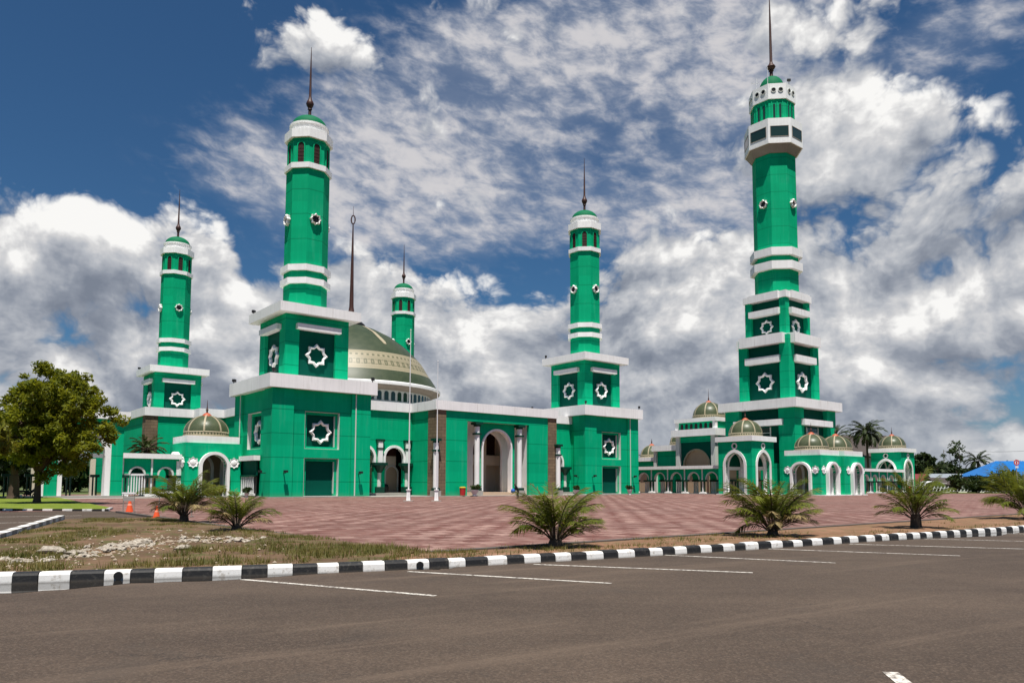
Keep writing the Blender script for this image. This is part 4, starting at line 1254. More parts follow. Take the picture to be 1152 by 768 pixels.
# kerb of the parking bays at the left
m = MB()
A_, B_ = Vector((-9.9, 11.6)), Vector((-13.25, 19.0)); Cc = Vector((-19.3, 32.4))
def kstrip(mb, p, q, w, h, seg=.5, side=1):
    d = (q - p); L = d.length; d /= L; n = Vector((-d.y, d.x)) * side
    k = 0; s = 0
    while s < L:
        e = min(s + seg, L); mb.cur = k % 2
        vs = []
        for ss in (s, e - .004):
            for o, z in ((0, -.02), (0, h), (w, h), (w, -.02)):
                qq = p + d * ss + n * o; vs.append((qq.x, qq.y, z))
        mb.add(vs, [(0, 1, 5, 4), (1, 2, 6, 5), (2, 3, 7, 6), (0, 1, 2, 3), (4, 5, 6, 7)]); s = e; k += 1
kstrip(m, A_, B_, .28, .2, .8); kstrip(m, B_, Cc, .28, .2, .8)
struct('kerb', m, [M['grayc'], M['kw']])
# lawn and its striped kerb
lawn = sheet('lawn', [(-60, 41.4), (-23.0, 42.6), (-24.3, 45.5), (-33.4, 58.2), (-46, 76), (-75, 104), (-120, 104)], .10, M['lawn'])
m = MB(); kstrip(m, Vector((-60, 41.2)), Vector((-22.8, 42.4)), .2, .12, .55, 1); kstrip(m, Vector((-22.8, 42.4)), Vector((-24.3, 45.7)), .2, .12, .55, 1)
struct('kerb', m, [M['kb'], M['kw']])
pv = sheet('pavement', [W(-30, .5)[:2], W(52, -.5)[:2], W(52, 8)[:2], W(-30, 8)[:2]], .020, M['grayc'])
pv2 = sheet('pavement', [W(-60, -1.5)[:2], W(-7, -1.5)[:2], W(-7, .5)[:2], W(-60, .5)[:2]], .024, M['grayc'])
# lawn strip and kerb beyond the plaza at the right
far = sheet('lawn', [W(112, -14)[:2], W(170, -50)[:2], W(190, -20)[:2], W(112, 20)[:2]], .08, M['lawn'])
m = MB(); a_ = Vector(at(1000, 166)[:2]); b_ = Vector(at(1180, 166)[:2]); kstrip(m, a_, b_, .4, .28, 1.9)
struct('kerb', m, [M['kw'], M['kb']])

# ------------------------------------------------------------------ vegetation
def leaf_mat(name, c1, c2, trans=.35, rough=.55):
    m = bpy.data.materials.new(name); m.use_nodes = True
    T = NT(m.node_tree); b = T.n['Principled BSDF']
    p = geo_pos(T)
    n = T.noise(p, 1.1, 3, .6); n2 = T.noise(p, 12, 2, .6)
    c = T.mix(T.ramp(T.math('ADD', T.math('MULTIPLY', n, .6), T.math('MULTIPLY', n2, .4)), .36, .64), c1, c2)
    T.l.new(c, b.inputs['Base Color'])
    b.inputs['Roughness'].default_value = rough; b.inputs['Specular IOR Level'].default_value = .25
    tr = T.new('ShaderNodeBsdfTranslucent'); T.l.new(T.mix(.5, c, (c2[0] * 1.2, c2[1] * 1.1, c2[2] * .7)), tr.inputs[0])
    mx = T.new('ShaderNodeMixShader'); mx.inputs[0].default_value = trans
    T.l.new(b.outputs[0], mx.inputs[1]); T.l.new(tr.outputs[0], mx.inputs[2])
    T.l.new(mx.outputs[0], T.n['Material Output'].inputs[0])
    return m
M['leaf'] = leaf_mat('tree_leaves', (.075, .105, .009), (.27, .28, .02), .5)
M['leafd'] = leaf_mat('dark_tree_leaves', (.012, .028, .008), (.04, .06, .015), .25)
M['leafm'] = leaf_mat('mid_green_leaves', (.02, .045, .01), (.06, .085, .02), .3)
M['leafy'] = leaf_mat('yellow_green_leaves', (.10, .12, .015), (.2, .19, .02), .35)
M['palm'] = leaf_mat('palm_leaflets', (.06, .09, .012), (.19, .215, .03), .4)
M['palmdry'] = leaf_mat('dry_palm_leaflets', (.16, .12, .05), (.30, .23, .11), .2)
M['palmd'] = leaf_mat('tall_palm_leaflets', (.014, .03, .008), (.05, .07, .018), .2)
M['grass'] = leaf_mat('verge_grass_blades', (.085, .105, .02), (.24, .20, .065), .4)
M['bark'] = mat('rough_bark', (.07, .045, .03), .9, weathered((.075, .05, .034), .3, .3))
M['palmtrunk'] = mat('palm_trunk_bark', (.07, .05, .035), .9, weathered((.08, .06, .045), .3, .3))

def leaves_mesh(name, centers, radii, counts, size, m, seed, flat=.75, elong=2.0):
    rg = np.random.default_rng(seed)
    P = []
    for c, r, n in zip(centers, radii, counts):
        d = rg.normal(size=(n, 3)); d /= np.linalg.norm(d, axis=1)[:, None]
        q = d * (rg.random((n, 1)) ** .45) * r
        q[:, 2] *= flat
        P.append(q + np.array(c))
    P = np.concatenate(P); N = len(P)
    a = rg.normal(size=(N, 3)); a[:, 2] -= .25; a /= np.linalg.norm(a, axis=1)[:, None]
    b = np.cross(a, rg.normal(size=(N, 3))); b /= np.linalg.norm(b, axis=1)[:, None]
    s = size * rg.uniform(.6, 1.3, (N, 1))
    A = a * s * elong / 2; B = b * s / 2
    V = np.stack([P - A, P + B - A * .1, P + A, P - B - A * .1], 1).reshape(-1, 3)
    F = np.arange(N * 4).reshape(N, 4)
    me = bpy.data.meshes.new(name)
    me.vertices.add(len(V)); me.vertices.foreach_set('co', V.ravel())
    me.loops.add(N * 4); me.loops.foreach_set('vertex_index', F.ravel())
    me.polygons.add(N); me.polygons.foreach_set('loop_start', np.arange(N) * 4)
    me.materials.append(m); me.update(calc_edges=True); me.validate()
    return me

def tree(label, loc, height, crown_c, crown_r, nclump, leaf_n, leaf_s, m, seed, fork=None, trunk_r=.3, clump_r=(.7, 1.2), group=None, name='shade_tree', shell=.45, lean=0.0, limbs=40, low=None, elong=2.0):
    rg = random.Random(seed)
    t = thing(name, label, 'tree', loc, 0, group)
    cc = Vector(crown_c); fork = fork or height * .22
    cen = []
    tries = 0
    while len(cen) < nclump and tries < 5000:
        tries += 1
        d = Vector((rg.gauss(0, 1), rg.gauss(0, 1), rg.gauss(0, 1))).normalized()
        f = rg.random() ** shell
        nn = mnoise.noise(Vector((d.x * 1.6 + seed, d.y * 1.6, d.z * 1.6)))
        q = cc + Vector((d.x * crown_r[0], d.y * crown_r[1], d.z * crown_r[2])) * f * (.86 + .38 * nn)
        if low and q.z < low: continue
        cen.append(q)
    rad = [rg.uniform(*clump_r) for _ in cen]
    me = leaves_mesh('crown', [tuple(c) for c in cen], rad, [int(leaf_n * (r / clump_r[1]) ** 2) + 4 for r in rad], leaf_s, m, seed, elong=elong)
    obj('crown', me, None, t)
    mb = MB()
    f0 = Vector((lean, 0, fork))
    mb.tube([(0, 0, -.1), (0.02, 0, fork * .15), (lean * .5, .03, fork * .55), tuple(f0)], [trunk_r * 1.35, trunk_r, trunk_r * .85, trunk_r * .75], 9)
    ns = max(3, limbs // 8); subs = []
    for k in range(ns):
        a = 2 * PI * k / ns + rg.random()
        e = f0 + Vector((math.cos(a) * crown_r[0] * .38, math.sin(a) * crown_r[1] * .38, (cc.z - fork) * rg.uniform(.45, .95)))
        mid = f0.lerp(e, .5) + Vector((rg.uniform(-.25, .25), rg.uniform(-.25, .25), .1))
        mb.tube([f0 - Vector((0, 0, .15)), mid, e], [trunk_r * .55, trunk_r * .4, trunk_r * .28], 6); subs.append(e)
    for c in rg.sample(cen, min(limbs, len(cen))):
        s = min(subs, key=lambda q: (q - c).length)
        mid = s.lerp(c, .5) + Vector((rg.uniform(-.3, .3), rg.uniform(-.3, .3), rg.uniform(-.1, .3)))
        mb.tube([s, mid, c], [trunk_r * .24, trunk_r * .15, trunk_r * .06], 4)
    obj('trunk', mb, M['bark'], t)
    return t
tree('leafy yellow green shade tree on the lawn at the left edge', (-35.0, 55.2, .05), 11, (.8, 0, 6.0), (4.6, 4.2, 4.8), 460, 150, .13, M['leaf'], 4, 2.3, .25, (.28, .66), low=1.5, limbs=120, elong=3.0, shell=.5)
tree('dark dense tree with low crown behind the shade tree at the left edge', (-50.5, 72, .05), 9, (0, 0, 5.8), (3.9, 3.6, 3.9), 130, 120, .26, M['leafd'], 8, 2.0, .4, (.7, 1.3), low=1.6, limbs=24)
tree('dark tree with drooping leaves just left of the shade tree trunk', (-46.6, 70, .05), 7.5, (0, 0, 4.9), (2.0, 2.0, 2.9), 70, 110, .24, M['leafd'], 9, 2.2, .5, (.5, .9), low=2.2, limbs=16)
tree('yellow green tree leaning in at the left edge of the view', (-29.9, 40.5, 0), 6, (0, 0, 4.0), (2.3, 2.0, 1.9), 70, 120, .2, M['leafy'], 10, 1.6, .15, (.4, .7), limbs=14)

def frond(mb, base, az, elev, L, droop, nl, ll, rg, w=.035, rach=None, t0=.16):
    """pinnate frond: curved rachis with paired narrow leaflets"""
    pts = []
    d = Vector((math.cos(az), math.sin(az), 0))
    p = Vector(base); e = elev
    ns = 10
    for k in range(ns + 1):
        pts.append(p.copy())
        p = p + (d * math.cos(e) + Vector((0, 0, math.sin(e)))) * (L / ns)
        e -= droop / ns * (.4 + 1.2 * k / ns)
    side = Vector((-d.y, d.x, 0))
    if rach is not None: rach.tube(pts, [.018 * (1 - .85 * k / ns) + .003 for k in range(ns + 1)], 4)
    for k in range(nl):
        t = t0 + (1 - t0) * (k + rg.random() * .5) / nl
        f = t * ns; i = min(int(f), ns - 1); q = pts[i].lerp(pts[i + 1], f - i)
        tan = (pts[i + 1] - pts[i]).normalized()
        up = side.cross(tan); 
        ln = ll * (math.sin(PI * min(1, .18 + (t - t0) / (1 - t0) * .72)) ** .7) * rg.uniform(.8, 1.15)
        for sg in (-1, 1):
            dirv = (tan * 1.0 + side * sg * .75 + up * rg.uniform(-.05, .45)).normalized()
            tip = q + dirv * ln + Vector((0, 0, -.45 * ln * rg.random()))
            wv = dirv.cross(up + side * .3).normalized() * w * .5
            mid = q.lerp(tip, .45) + up * .03 * ln
            o = len(mb.v)
            mb.v += [tuple(q - wv * .4), tuple(mid - wv), tuple(tip), tuple(mid + wv), tuple(q + wv * .4)]
            mb.f.append((o, o + 1, o + 2, o + 3, o + 4)); mb.mi.append(mb.cur)

def bush_palm(label, loc, h, spread, nf, seed, dry=.15, th=.16, lean=0.0):
    rg = random.Random(seed)
    t = thing('young_palm', label, 'palm', loc, 0, 'young palms along the verge')
    lf = MB(); ra = MB()
    for k in range(nf):
        az = 2 * PI * k * .381966 + rg.uniform(-.25, .25)
        f = (k + .5) / nf
        elev = R(84 - 46 * f + rg.uniform(-9, 7)) 
        L = spread * rg.uniform(.8, 1.12) * (1.0 if f < .75 else .88)
        lf.cur = 1 if (f > .72 and rg.random() < dry * 3) else 0
        a_ = az; off_ = rg.uniform(.02, .09)
        frond(lf, (off_ * math.cos(a_), off_ * math.sin(a_), th * (1.05 - .5 * f)), az + lean * rg.random(), elev, L, R(66 + 14 * f + rg.uniform(-30, 18)), 44, L * .27, rg, .014 + .006 * L, ra, .26)
    obj('foliage', lf.mesh('foliage', [M['palm'], M['palmdry']], recalc=False), None, t)
    obj('stalks', ra, M['palmtrunk'], t)
    m = MB(); m.lathe([(.15, -.1), (.19, .03), (.17, th * .6), (.15, th), (.07, th + .14)], 10); obj('trunk', m, M['palmtrunk'], t)
    return t
bush_palm('young palm on the narrow verge before the middle of the plaza', (1.05, 18.0, .12), 1.25, 1.52, 36, 21, .12, .14)
bush_palm('broad young palm on the verge in front of the tallest minaret', (7.75, 22.3, .1), 1.45, 1.8, 50, 22, .08, .12)
bush_palm('young palm on the verge right of the tallest minaret, on bare red earth', (13.95, 25.9, .1), 1.65, 1.6, 34, 23, .08, .5)
bush_palm('young palm cut by the right edge of the view', (23.4, 34.0, .06), 2.2, 2.45, 42, 24, .1, .2)
bush_palm('dark young palm in the verge in front of the low domed pavilion', (-13.1, 30.0, .06), 1.85, 1.85, 40, 25, .35, .3, .5)
bush_palm('young palm with dry lower fronds, in front of the nearest minaret', (-8.75, 23.9, .06), 1.3, 1.35, 30, 26, .5, .2)

def tall_palm(label, loc, h, L, nf, seed, tr=.2, ll=.22, m=None, group=None, droop=1.0):
    rg = random.Random(seed)
    t = thing('palm_tree', label, 'palm tree', loc, 0, group)
    mb = MB(); mb.tube([(0, 0, -.2), (.1, 0, h * .3), (.05, .05, h * .7), (0, 0, h)], [tr * 1.3, tr, tr * .9, tr], 9)
    obj('trunk', mb, M['palmtrunk'], t)
    lf = MB(); ra = MB()
    for k in range(nf):
        az = 2 * PI * k * .381966 + rg.uniform(-.2, .2); f = (k + .5) / nf
        frond(lf, (0, 0, h), az, R(78 - 92 * f), L * rg.uniform(.85, 1.1), R((75 + 40 * f) * droop), 30, L * ll, rg, .07 + .018 * L, ra)
    obj('crown', lf.mesh('crown', m or M['palmd'], recalc=False), None, t)
    obj('stalks', ra, M['palmtrunk'], t)
    return t
tall_palm('tall palm with full drooping crown behind the far right pavilion', at(976, 178), 13.9, 5.0, 40, 31, .3)
tall_palm('palm half hidden behind the tallest minaret, right of its base', at(940, 165), 12.0, 4.3, 28, 32, .28)
tall_palm('palm with hanging brown fronds behind the left arcade', W(-14.5, 12.5), 5.6, 2.6, 26, 33, .22, m=M['leafm'])
tall_palm('dark oil palm against the sky behind the blue roof', at(1100, 205), 8.2, 4.2, 28, 34, .35)
tall_palm('dark oil palm beside the thin tall tree at the right', at(1054, 225), 6.2, 4.2, 26, 35, .35)
tall_palm('palm top peeping over the lowest gatehouse wing', at(729, 215), 8.3, 3.6, 22, 36, .3, m=M['leafm'])

for k, (px, D, h, w) in enumerate(((8, 128, 7.5, 5), (40, 136, 6.5, 5.5), (75, 130, 7, 5), (108, 140, 6.2, 5.5), (-20, 125, 8, 5))):
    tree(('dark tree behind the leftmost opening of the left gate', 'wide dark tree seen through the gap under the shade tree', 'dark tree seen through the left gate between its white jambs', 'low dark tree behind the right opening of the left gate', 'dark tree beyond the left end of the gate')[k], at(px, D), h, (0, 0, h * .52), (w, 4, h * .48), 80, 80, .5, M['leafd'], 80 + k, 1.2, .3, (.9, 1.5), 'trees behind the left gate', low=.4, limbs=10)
TB = 'trees behind the houses at the right'
tree('thin tall tree with an open crown standing above the roofs at the right', at(1076, 215), 17, (-.6, 0, 11.2), (3.6, 3, 4.9), 40, 20, .36, M['leafm'], 41, 5.0, .22, (.6, 1.1), TB, shell=.5, limbs=30)
tree('dark layered tree close behind the far right pavilion', at(1037, 205), 12, (0, 0, 7.2), (3.6, 3, 3.9), 60, 90, .5, M['leafd'], 42, 2.5, .3, (.8, 1.3), TB, low=2)
for k, (px, D, h, w) in enumerate(((1062, 235, 9.5, 5), (1085, 240, 8.2, 6), (1118, 245, 8.5, 6), (1140, 250, 10, 6), (1028, 232, 8, 5))):
    tree(('rounded dark tree behind the red roof', 'wide dark tree between the thin tall tree and the oil palm', 'low dark tree just left of the blue roof', 'dark tree showing over the ridge of the blue roof', 'dark tree right behind the far right pavilion wall')[k], at(px, D), h, (0, 0, h * .55), (w, 4, h * .42), 70, 70, .7, M['leafd'], 50 + k, 1.5, .3, (1.0, 1.7), TB, low=.8, limbs=10)
def shrub(label, loc, h, w, m, seed, name='shrub', group=None, n=26, leaf=.16):
    t = thing(name, label, 'shrub', loc, 0, group)
    rg = random.Random(seed)
    cen = [(rg.gauss(0, w * .28), rg.gauss(0, w * .28), h * rg.uniform(.25, .85)) for _ in range(n)]
    obj('foliage', leaves_mesh('foliage', cen, [w * .3] * n, [60] * n, leaf, m, seed), None, t)
    s = MB()
    for k in range(4): s.tube([(0, 0, -.05), (rg.gauss(0, w * .15), rg.gauss(0, w * .15), h * .7)], [.06, .02], 4)
    obj('stems', s, M['bark'], t)
    return t
shrub('columnar green shrub in front of the white fence at the right', at(1075, 150), 4.2, 2.2, M['leafm'], 61, leaf=.3)
shrub('rounded yellow green shrub in front of the blue roofed house', at(1114, 160), 3.3, 3.2, M['leafy'], 62, leaf=.3)
shrub('dark bushy shrub with drooping leaves under the blue roof eave', at(1100, 158), 3.6, 3.8, M['leafd'], 63, leaf=.35)
shrub('large green shrub below the round road sign', at(1136, 120), 4.0, 4.2, M['leafm'], 64, leaf=.35)
shrub('low yellow green shrub inside the arch of the low domed pavilion', W(-9.6, 1.6, .1), 1.3, 1.7, M['leafy'], 65, leaf=.12)
shrub('low clipped hedge plant beside the left arcade', W(-14.6, 2.6, .1), .7, 1.6, M['leafm'], 66, leaf=.1)

# grass and weeds on the verge
rg = np.random.default_rng(7)
def verge_z(x, y): return .12 + .0
pts_g = []
vt = np.array(vsv)
for _ in range(42000):
    i = rg.integers(0, len(vt)); p = vt[i] + np.array([*rg.normal(0, .14, 2), 0])
    n = mnoise.noise(Vector((p[0] * .45, p[1] * .45, 5.0))) + .5 * mnoise.noise(Vector((p[0] * 1.7, p[1] * 1.7, 1.0)))
    j = i // (NS + 1)
    near = 1.0 if j < 7 else (.5 if j < 24 else .35)
    sx_ = (i % (NS + 1)) / NS
    if sx_ > .72: near = max(near, .75)
    if j >= 1 and n + near * .45 + rg.random() * .35 > .62:
        pts_g.append((p[0], p[1], p[2] - .03, .55 if j >= 7 else .8))
vt2 = np.array(vs_)
for _ in range(9000):
    i = rg.integers(0, len(vt2)); p = vt2[i] + np.array([*rg.normal(0, .12, 2), 0])
    j = i % (NY + 1); x = p[0]
    near = .9 if x < 9 else (.85 if j < 3 else .0)
    n = mnoise.noise(Vector((p[0] * .5, p[1] * .5, 8.0)))
    if j >= 1 and n + near * .5 + rg.random() * .3 > .6: pts_g.append((p[0], p[1], p[2] - .03, .6))
gv = []; gf = []
for (x, y, z, sc) in pts_g:
    for b_i in range(4):
        a = rg.random() * 2 * PI; hh = sc * rg.uniform(.05, .22) * (1.3 if rg.random() < .06 else 1); lean = rg.uniform(.1, .8) * hh
        bx, by = x + rg.normal(0, .03), y + rg.normal(0, .03); w = rg.uniform(.006, .013)
        ca, sa = math.cos(a), math.sin(a); o = len(gv)
        gv += [(bx - sa * w, by + ca * w, z), (bx + sa * w, by - ca * w, z), (bx + ca * lean, by + sa * lean, z + hh)]
        gf.append((o, o + 1, o + 2))
me = bpy.data.meshes.new('grass'); me.from_pydata(gv, [], gf); me.materials.append(M['grass'])
go = bpy.data.objects.new('grass', me); C.objects.link(go); go['kind'] = 'stuff'
tag(go, 'dry olive grass and weeds growing in tufts on the earth verge', 'grass')

# pale rubble on the verge
def rock_mesh(seed):
    bm = bmesh.new(); bmesh.ops.create_icosphere(bm, subdivisions=2, radius=1)
    for v in bm.verts:
        n = mnoise.noise(v.co * 1.3 + Vector((seed * 3.1, 0, 0))) * .55 + mnoise.noise(v.co * 3 + Vector((0, seed, 0))) * .22
        v.co *= 1 + n; v.co.z *= .62
    me = bpy.data.meshes.new('rock'); bm.to_mesh(me); bm.free(); return me
def rock_fn(T, b):
    co = obj_co(T); n = T.noise(co, 2.2, 5, .65)
    T.l.new(T.mix(T.ramp(n, .3, .7), (.20, .165, .125), (.47, .42, .35)), b.inputs['Base Color'])
M['rock'] = mat('pale_limestone', (.5, .47, .42), .9, rock_fn)
RM = [rock_mesh(k) for k in range(5)]
for m_ in RM: m_.materials.append(M['rock'])
rr = random.Random(14)
path = [(-8.9, 13.4), (-8.8, 15.5), (-8.9, 17.6), (-8.2, 19.6), (-6.7, 18.9)]
for k in range(80):
    if k < 75:
        p = line2(path, rr.random()) + Vector((rr.gauss(0, .38), rr.gauss(0, .38)))
    else:
        p = Vector((-9.5, 14.5)) + Vector((rr.uniform(-2.5, 6), rr.uniform(-1, 9)))
        y0 = float(np.interp(p.x, KX, KY)) + .4
        if p.y < y0 or p.x > -4.2 - (p.y - 15) * .55: p = line2(path, rr.random()) + Vector((rr.gauss(0, .7), rr.gauss(0, .5)))
    i_ = int(np.argmin((vt[:, 0] - p.x) ** 2 + (vt[:, 1] - p.y) ** 2))
    r = rr.uniform(.045, .10) * (1.7 if rr.random() < .14 else 1)
    o = obj('rock', RM[k % 5], None, None, (p.x, p.y, vt[i_, 2] + r * .25), rr.random() * 6)
    o.scale = (r * rr.uniform(.9, 1.5), r, r * rr.uniform(.7, 1.1))
    tag(o, 'pale broken limestone lump lying in the rubble on the verge', 'rock', 'rubble on the verge')
gvv = MB()
for k in range(700):
    p = line2(path, rr.random()) + Vector((rr.gauss(0, .8), rr.gauss(0, .9)))
    if k % 3 == 0: p = Vector((rr.uniform(-13, -4), rr.uniform(12.5, 24)))
    if p.y < float(np.interp(p.x, KX, KY)) + .3 or p.x > -4 - (p.y - 15) * .55 or p.x < -9.9 - (p.y - 11.8) * .46: continue
    i_ = int(np.argmin((vt[:, 0] - p.x) ** 2 + (vt[:, 1] - p.y) ** 2)); r = rr.uniform(.012, .04)
    z = vt[i_, 2] + r * .3
    gvv.add([(p.x + r * 1.2, p.y, z), (p.x, p.y + r, z), (p.x - r, p.y - r * .2, z), (p.x, p.y - r, z), (p.x + r * .2, p.y, z + r), (p.x, p.y, z - r)], [(0, 1, 4), (1, 2, 4), (2, 3, 4), (3, 0, 4), (0, 5, 1), (1, 5, 2), (2, 5, 3), (3, 5, 0)])
gr = obj('gravel', gvv, mat('tan_stone_chips', (.34, .27, .20), .9)); gr['kind'] = 'stuff'; tag(gr, 'small pale stone chips scattered over the brown verge', 'gravel')

# ------------------------------------------------------------------ plaza props
def flagpole(label, loc, h):
    t = thing('flagpole', label, 'flagpole', loc, 0, 'flagpoles on the plaza')
    m = MB(); m.tube([(0, 0, .9), (0, 0, h * .35), (0, 0, h * .35 + .01), (0, 0, h)], [.075, .07, .055, .03], 10); obj('mast', m, M['metalw'], t)
    m = MB(); m.prism(4, .26, .2, 0, 1.0, PI / 4); m.prism(4, .3, .3, 1.0, 1.08, PI / 4); obj('base_block', m, M['white'], t)
    m = MB(); m.prism(4, .62, .62, 0, .05, PI / 4); obj('footing', m, M['grayc'], t)
    m = MB(); m.lathe([(.01, h), (.06, h + .05), (.01, h + .12)], 8); obj('ball', m, M['metalw'], t)
flagpole('taller white flagpole on the plaza, in front of the left recess arches', (-9.52, 69.0, .012), 15.9)
flagpole('shorter white flagpole on the plaza, in front of the brown clad corner', (-6.96, 69.2, .012), 13.0)

def cone(label, loc, h):
    t = thing('traffic_cone', label, 'cone', loc, .3, 'orange traffic cones')
    m = MB(); m.lathe([(h * .27, .03), (h * .05, h)], 16); obj('body', m, mat('orange_plastic', (.75, .10, .03), .45), t, smooth=40)
    m = MB(); m.box(-h * .34, h * .34, -h * .34, h * .34, 0, .035); obj('foot', m, mat('dark_orange_rubber', (.5, .07, .02), .6), t)
    m = MB(); m.lathe([(h * .172, h * .5), (h * .122, h * .68)], 16); obj('collar', m, mat('faded_reflective_band', (.8, .30, .2), .5), t, smooth=40)
cone('orange traffic cone beside the metal barrier stand at the left', (-20.9, 41.0, .005), .72)
cone('orange traffic cone half hidden behind the dark young palm', (-16.05, 33.9, .02), .55)
def barrier(label, loc, w, h, rz, board):
    t = thing('barrier', label, 'barrier', loc, rz, 'metal barriers at the drive')
    m = MB()
    for x in (-w / 2, w / 2):
        m.tube([(x, 0, 0), (x, 0, h)], .022, 6); m.tube([(x, -.25, .02), (x, .25, .02)], .022, 6)
    m.tube([(-w / 2, 0, h), (w / 2, 0, h)], .022, 6); obj('frame', m, mat('galvanised_tube', (.35, .32, .28), .5, metallic=.3), t)
    if board:
        m = MB(); m.box(-w / 2, w / 2, -.03, .03, h * .62, h * .82); obj('board', m, M['grayc'], t)
    m = MB(); m.box(-w / 2 - .08, w / 2 + .08, -.05, .05, h + .0, h + .09); obj('top_plank', m, M['white'], t)
barrier('narrow metal barrier stand with a small board, beside the orange cone', (-20.6, 40.3, .005), .56, 1.0, .1, True)
barrier('wide metal barrier with a white top plank, behind the dark young palm', (-15.7, 35.0, .02), 1.5, 1.1, .05, False)

def bin_(label, loc, h, cb, cl):
    t = thing('waste_bin', label, 'bin', loc, ROT)
    m = MB(); m.prism(16, h * .30, h * .36, .04, h * .86, 0); obj('bin_body', m, mat('red_plastic', cb, .4), t, smooth=40)
    m = MB(); m.lathe([(h * .39, h * .86), (h * .38, h * .94), (h * .2, h)], 16); obj('lid', m, mat('bin_lid', cl, .4), t, smooth=40)
bin_('red waste bin with a yellow lid left of the tall entrance portal', W(18.2, -8.35, .1), 1.15, (.45, .03, .03), (.6, .42, .04))
bin_('red waste bin in front of the four arched arcade', W(56.5, -1.0, .012), 1.1, (.42, .05, .03), (.4, .05, .03))
bin_('red waste bin beside the far right pavilion', W(123.6, -18.6, .012), 1.3, (.35, .03, .03), (.3, .03, .03))
def planter(label, loc, h, w, seed):
    t = thing('planter', label, 'planter', loc, 0, 'potted plants along the mosque front')
    m = MB(); m.lathe([(w * .32, 0), (w * .3, .06), (w * .22, .12), (w * .5, h * .75), (w * .55, h)], 16); obj('pot', m, M['metalw'], t, smooth=40)
    rg_ = random.Random(seed); cen = [(rg_.gauss(0, w * .25), rg_.gauss(0, w * .25), h + rg_.uniform(.1, .5)) for _ in range(10)]
    obj('plant', leaves_mesh('plant', cen, [.28] * 10, [40] * 10, .14, M['leafm'], seed), None, t)
planter('white pot with a bushy green plant at the left column of the portal', W(19.6, -9.0, .1), .75, 1.0, 71)
planter('white pot with a dark plant left of the right front minaret', W(37.8, -8.9, .1), .7, .85, 72)
planter('white pot with a small dark plant in front of the right front minaret', W(51.3, -7.0, .012), .8, .8, 73)
planter('small white pot with a plant below the side gate canopy', W(-7.4, -2.6, .012), .5, .5, 74)
m = MB(); m.prism(10, .42, .5, 0, .75, 0); m.lathe([(.5, .75), (.36, 1.05), (.1, 1.15)], 10)
tag(obj('loudspeaker', m, M['black'], None, W(11.9, .4, .42), .3), 'black bulky case standing on the porch floor behind the recess arches', 'case')

# person in dark clothes bending over a blue bag at the portal
def make_person(loc, rz):
    P = thing('person', 'person in dark clothes stooping to hold a blue bundle near the portal', 'person', loc, rz)
    J = {'pelvis': (0, 0, .86), 'waist': (.06, 0, 1.0), 'chest': (.22, 0, 1.22), 'neck': (.33, 0, 1.40), 'head0': (.38, 0, 1.50), 'head1': (.43, 0, 1.62),
         'hL': (-.01, .11, .82), 'kL': (.07, .13, .46), 'aL': (-.04, .13, .09), 'tL': (.14, .14, .04),
         'hR': (-.01, -.11, .82), 'kR': (.12, -.12, .47), 'aR': (.06, -.13, .09), 'tR': (.24, -.14, .04),
         'sL': (.26, .19, 1.34), 'eL': (.33, .23, 1.07), 'wL': (.50, .12, .98), 'mL': (.57, .08, .97),
         'sR': (.26, -.19, 1.34), 'eR': (.33, -.23, 1.07), 'wR': (.50, -.12, .98), 'mR': (.57, -.08, .97)}
    rad = {'pelvis': .15, 'waist': .14, 'chest': .16, 'neck': .06, 'head0': .085, 'head1': .10, 'hL': .10, 'kL': .065, 'aL': .045, 'tL': .04, 'hR': .10, 'kR': .065, 'aR': .045, 'tR': .04,
           'sL': .07, 'eL': .05, 'wL': .035, 'mL': .035, 'sR': .07, 'eR': .05, 'wR': .035, 'mR': .035}
    E_ = [('pelvis', 'waist'), ('waist', 'chest'), ('chest', 'neck'), ('neck', 'head0'), ('head0', 'head1')]
    for s in 'LR': E_ += [('pelvis', 'h' + s), ('h' + s, 'k' + s), ('k' + s, 'a' + s), ('a' + s, 't' + s), ('chest', 's' + s), ('s' + s, 'e' + s), ('e' + s, 'w' + s), ('w' + s, 'm' + s)]
    names = list(J); me = bpy.data.meshes.new('body_frame')
    me.from_pydata([J[n] for n in names], [(names.index(a), names.index(b)) for a, b in E_], [])
    o = bpy.data.objects.new('body_frame', me); C.objects.link(o)
    sk = o.modifiers.new('skin', 'SKIN')
    for i, n in enumerate(names):
        me.skin_vertices[0].data[i].radius = (rad[n], rad[n]); me.skin_vertices[0].data[i].use_root = (n == 'pelvis')
    ss = o.modifiers.new('sub', 'SUBSURF'); ss.levels = 2; ss.render_levels = 2
    dg = bpy.context.evaluated_depsgraph_get()
    bm_ = bpy.data.meshes.new_from_object(o.evaluated_get(dg)); bpy.data.objects.remove(o)
    bm_.name = 'body'
    skin = mat('brown_skin', (.20, .11, .07), .6); dark = mat('black_jacket', (.012, .012, .014), .8); trou = mat('dark_trousers', (.02, .02, .022), .8); hair = mat('black_hair', (.008, .007, .007), .5)
    for q in (dark, trou, skin, hair): bm_.materials.append(q)
    for p in bm_.polygons:
        c = p.center; p.use_smooth = True
        p.material_index = 3 if (c.z > 1.55 and c.x < .44) or c.z > 1.66 else 2 if c.z > 1.45 or c.x > .52 else 1 if c.z < .88 else 0
    obj('body', bm_, None, P)
    return P
pl_ = W(14.35, -24.2, .012)
make_person(pl_, R(195))
m = MB(); m.lathe([(.05, -.24), (.2, -.18), (.25, 0), (.18, .18), (.06, .26)], 12)
q = Vector(pl_) + Vector((-.56, -.16, .86))
tag(obj('bag', m, mat('blue_bag_cloth', (.03, .12, .42), .6), None, tuple(q)), 'blue round bundle held by the stooping person', 'bag')

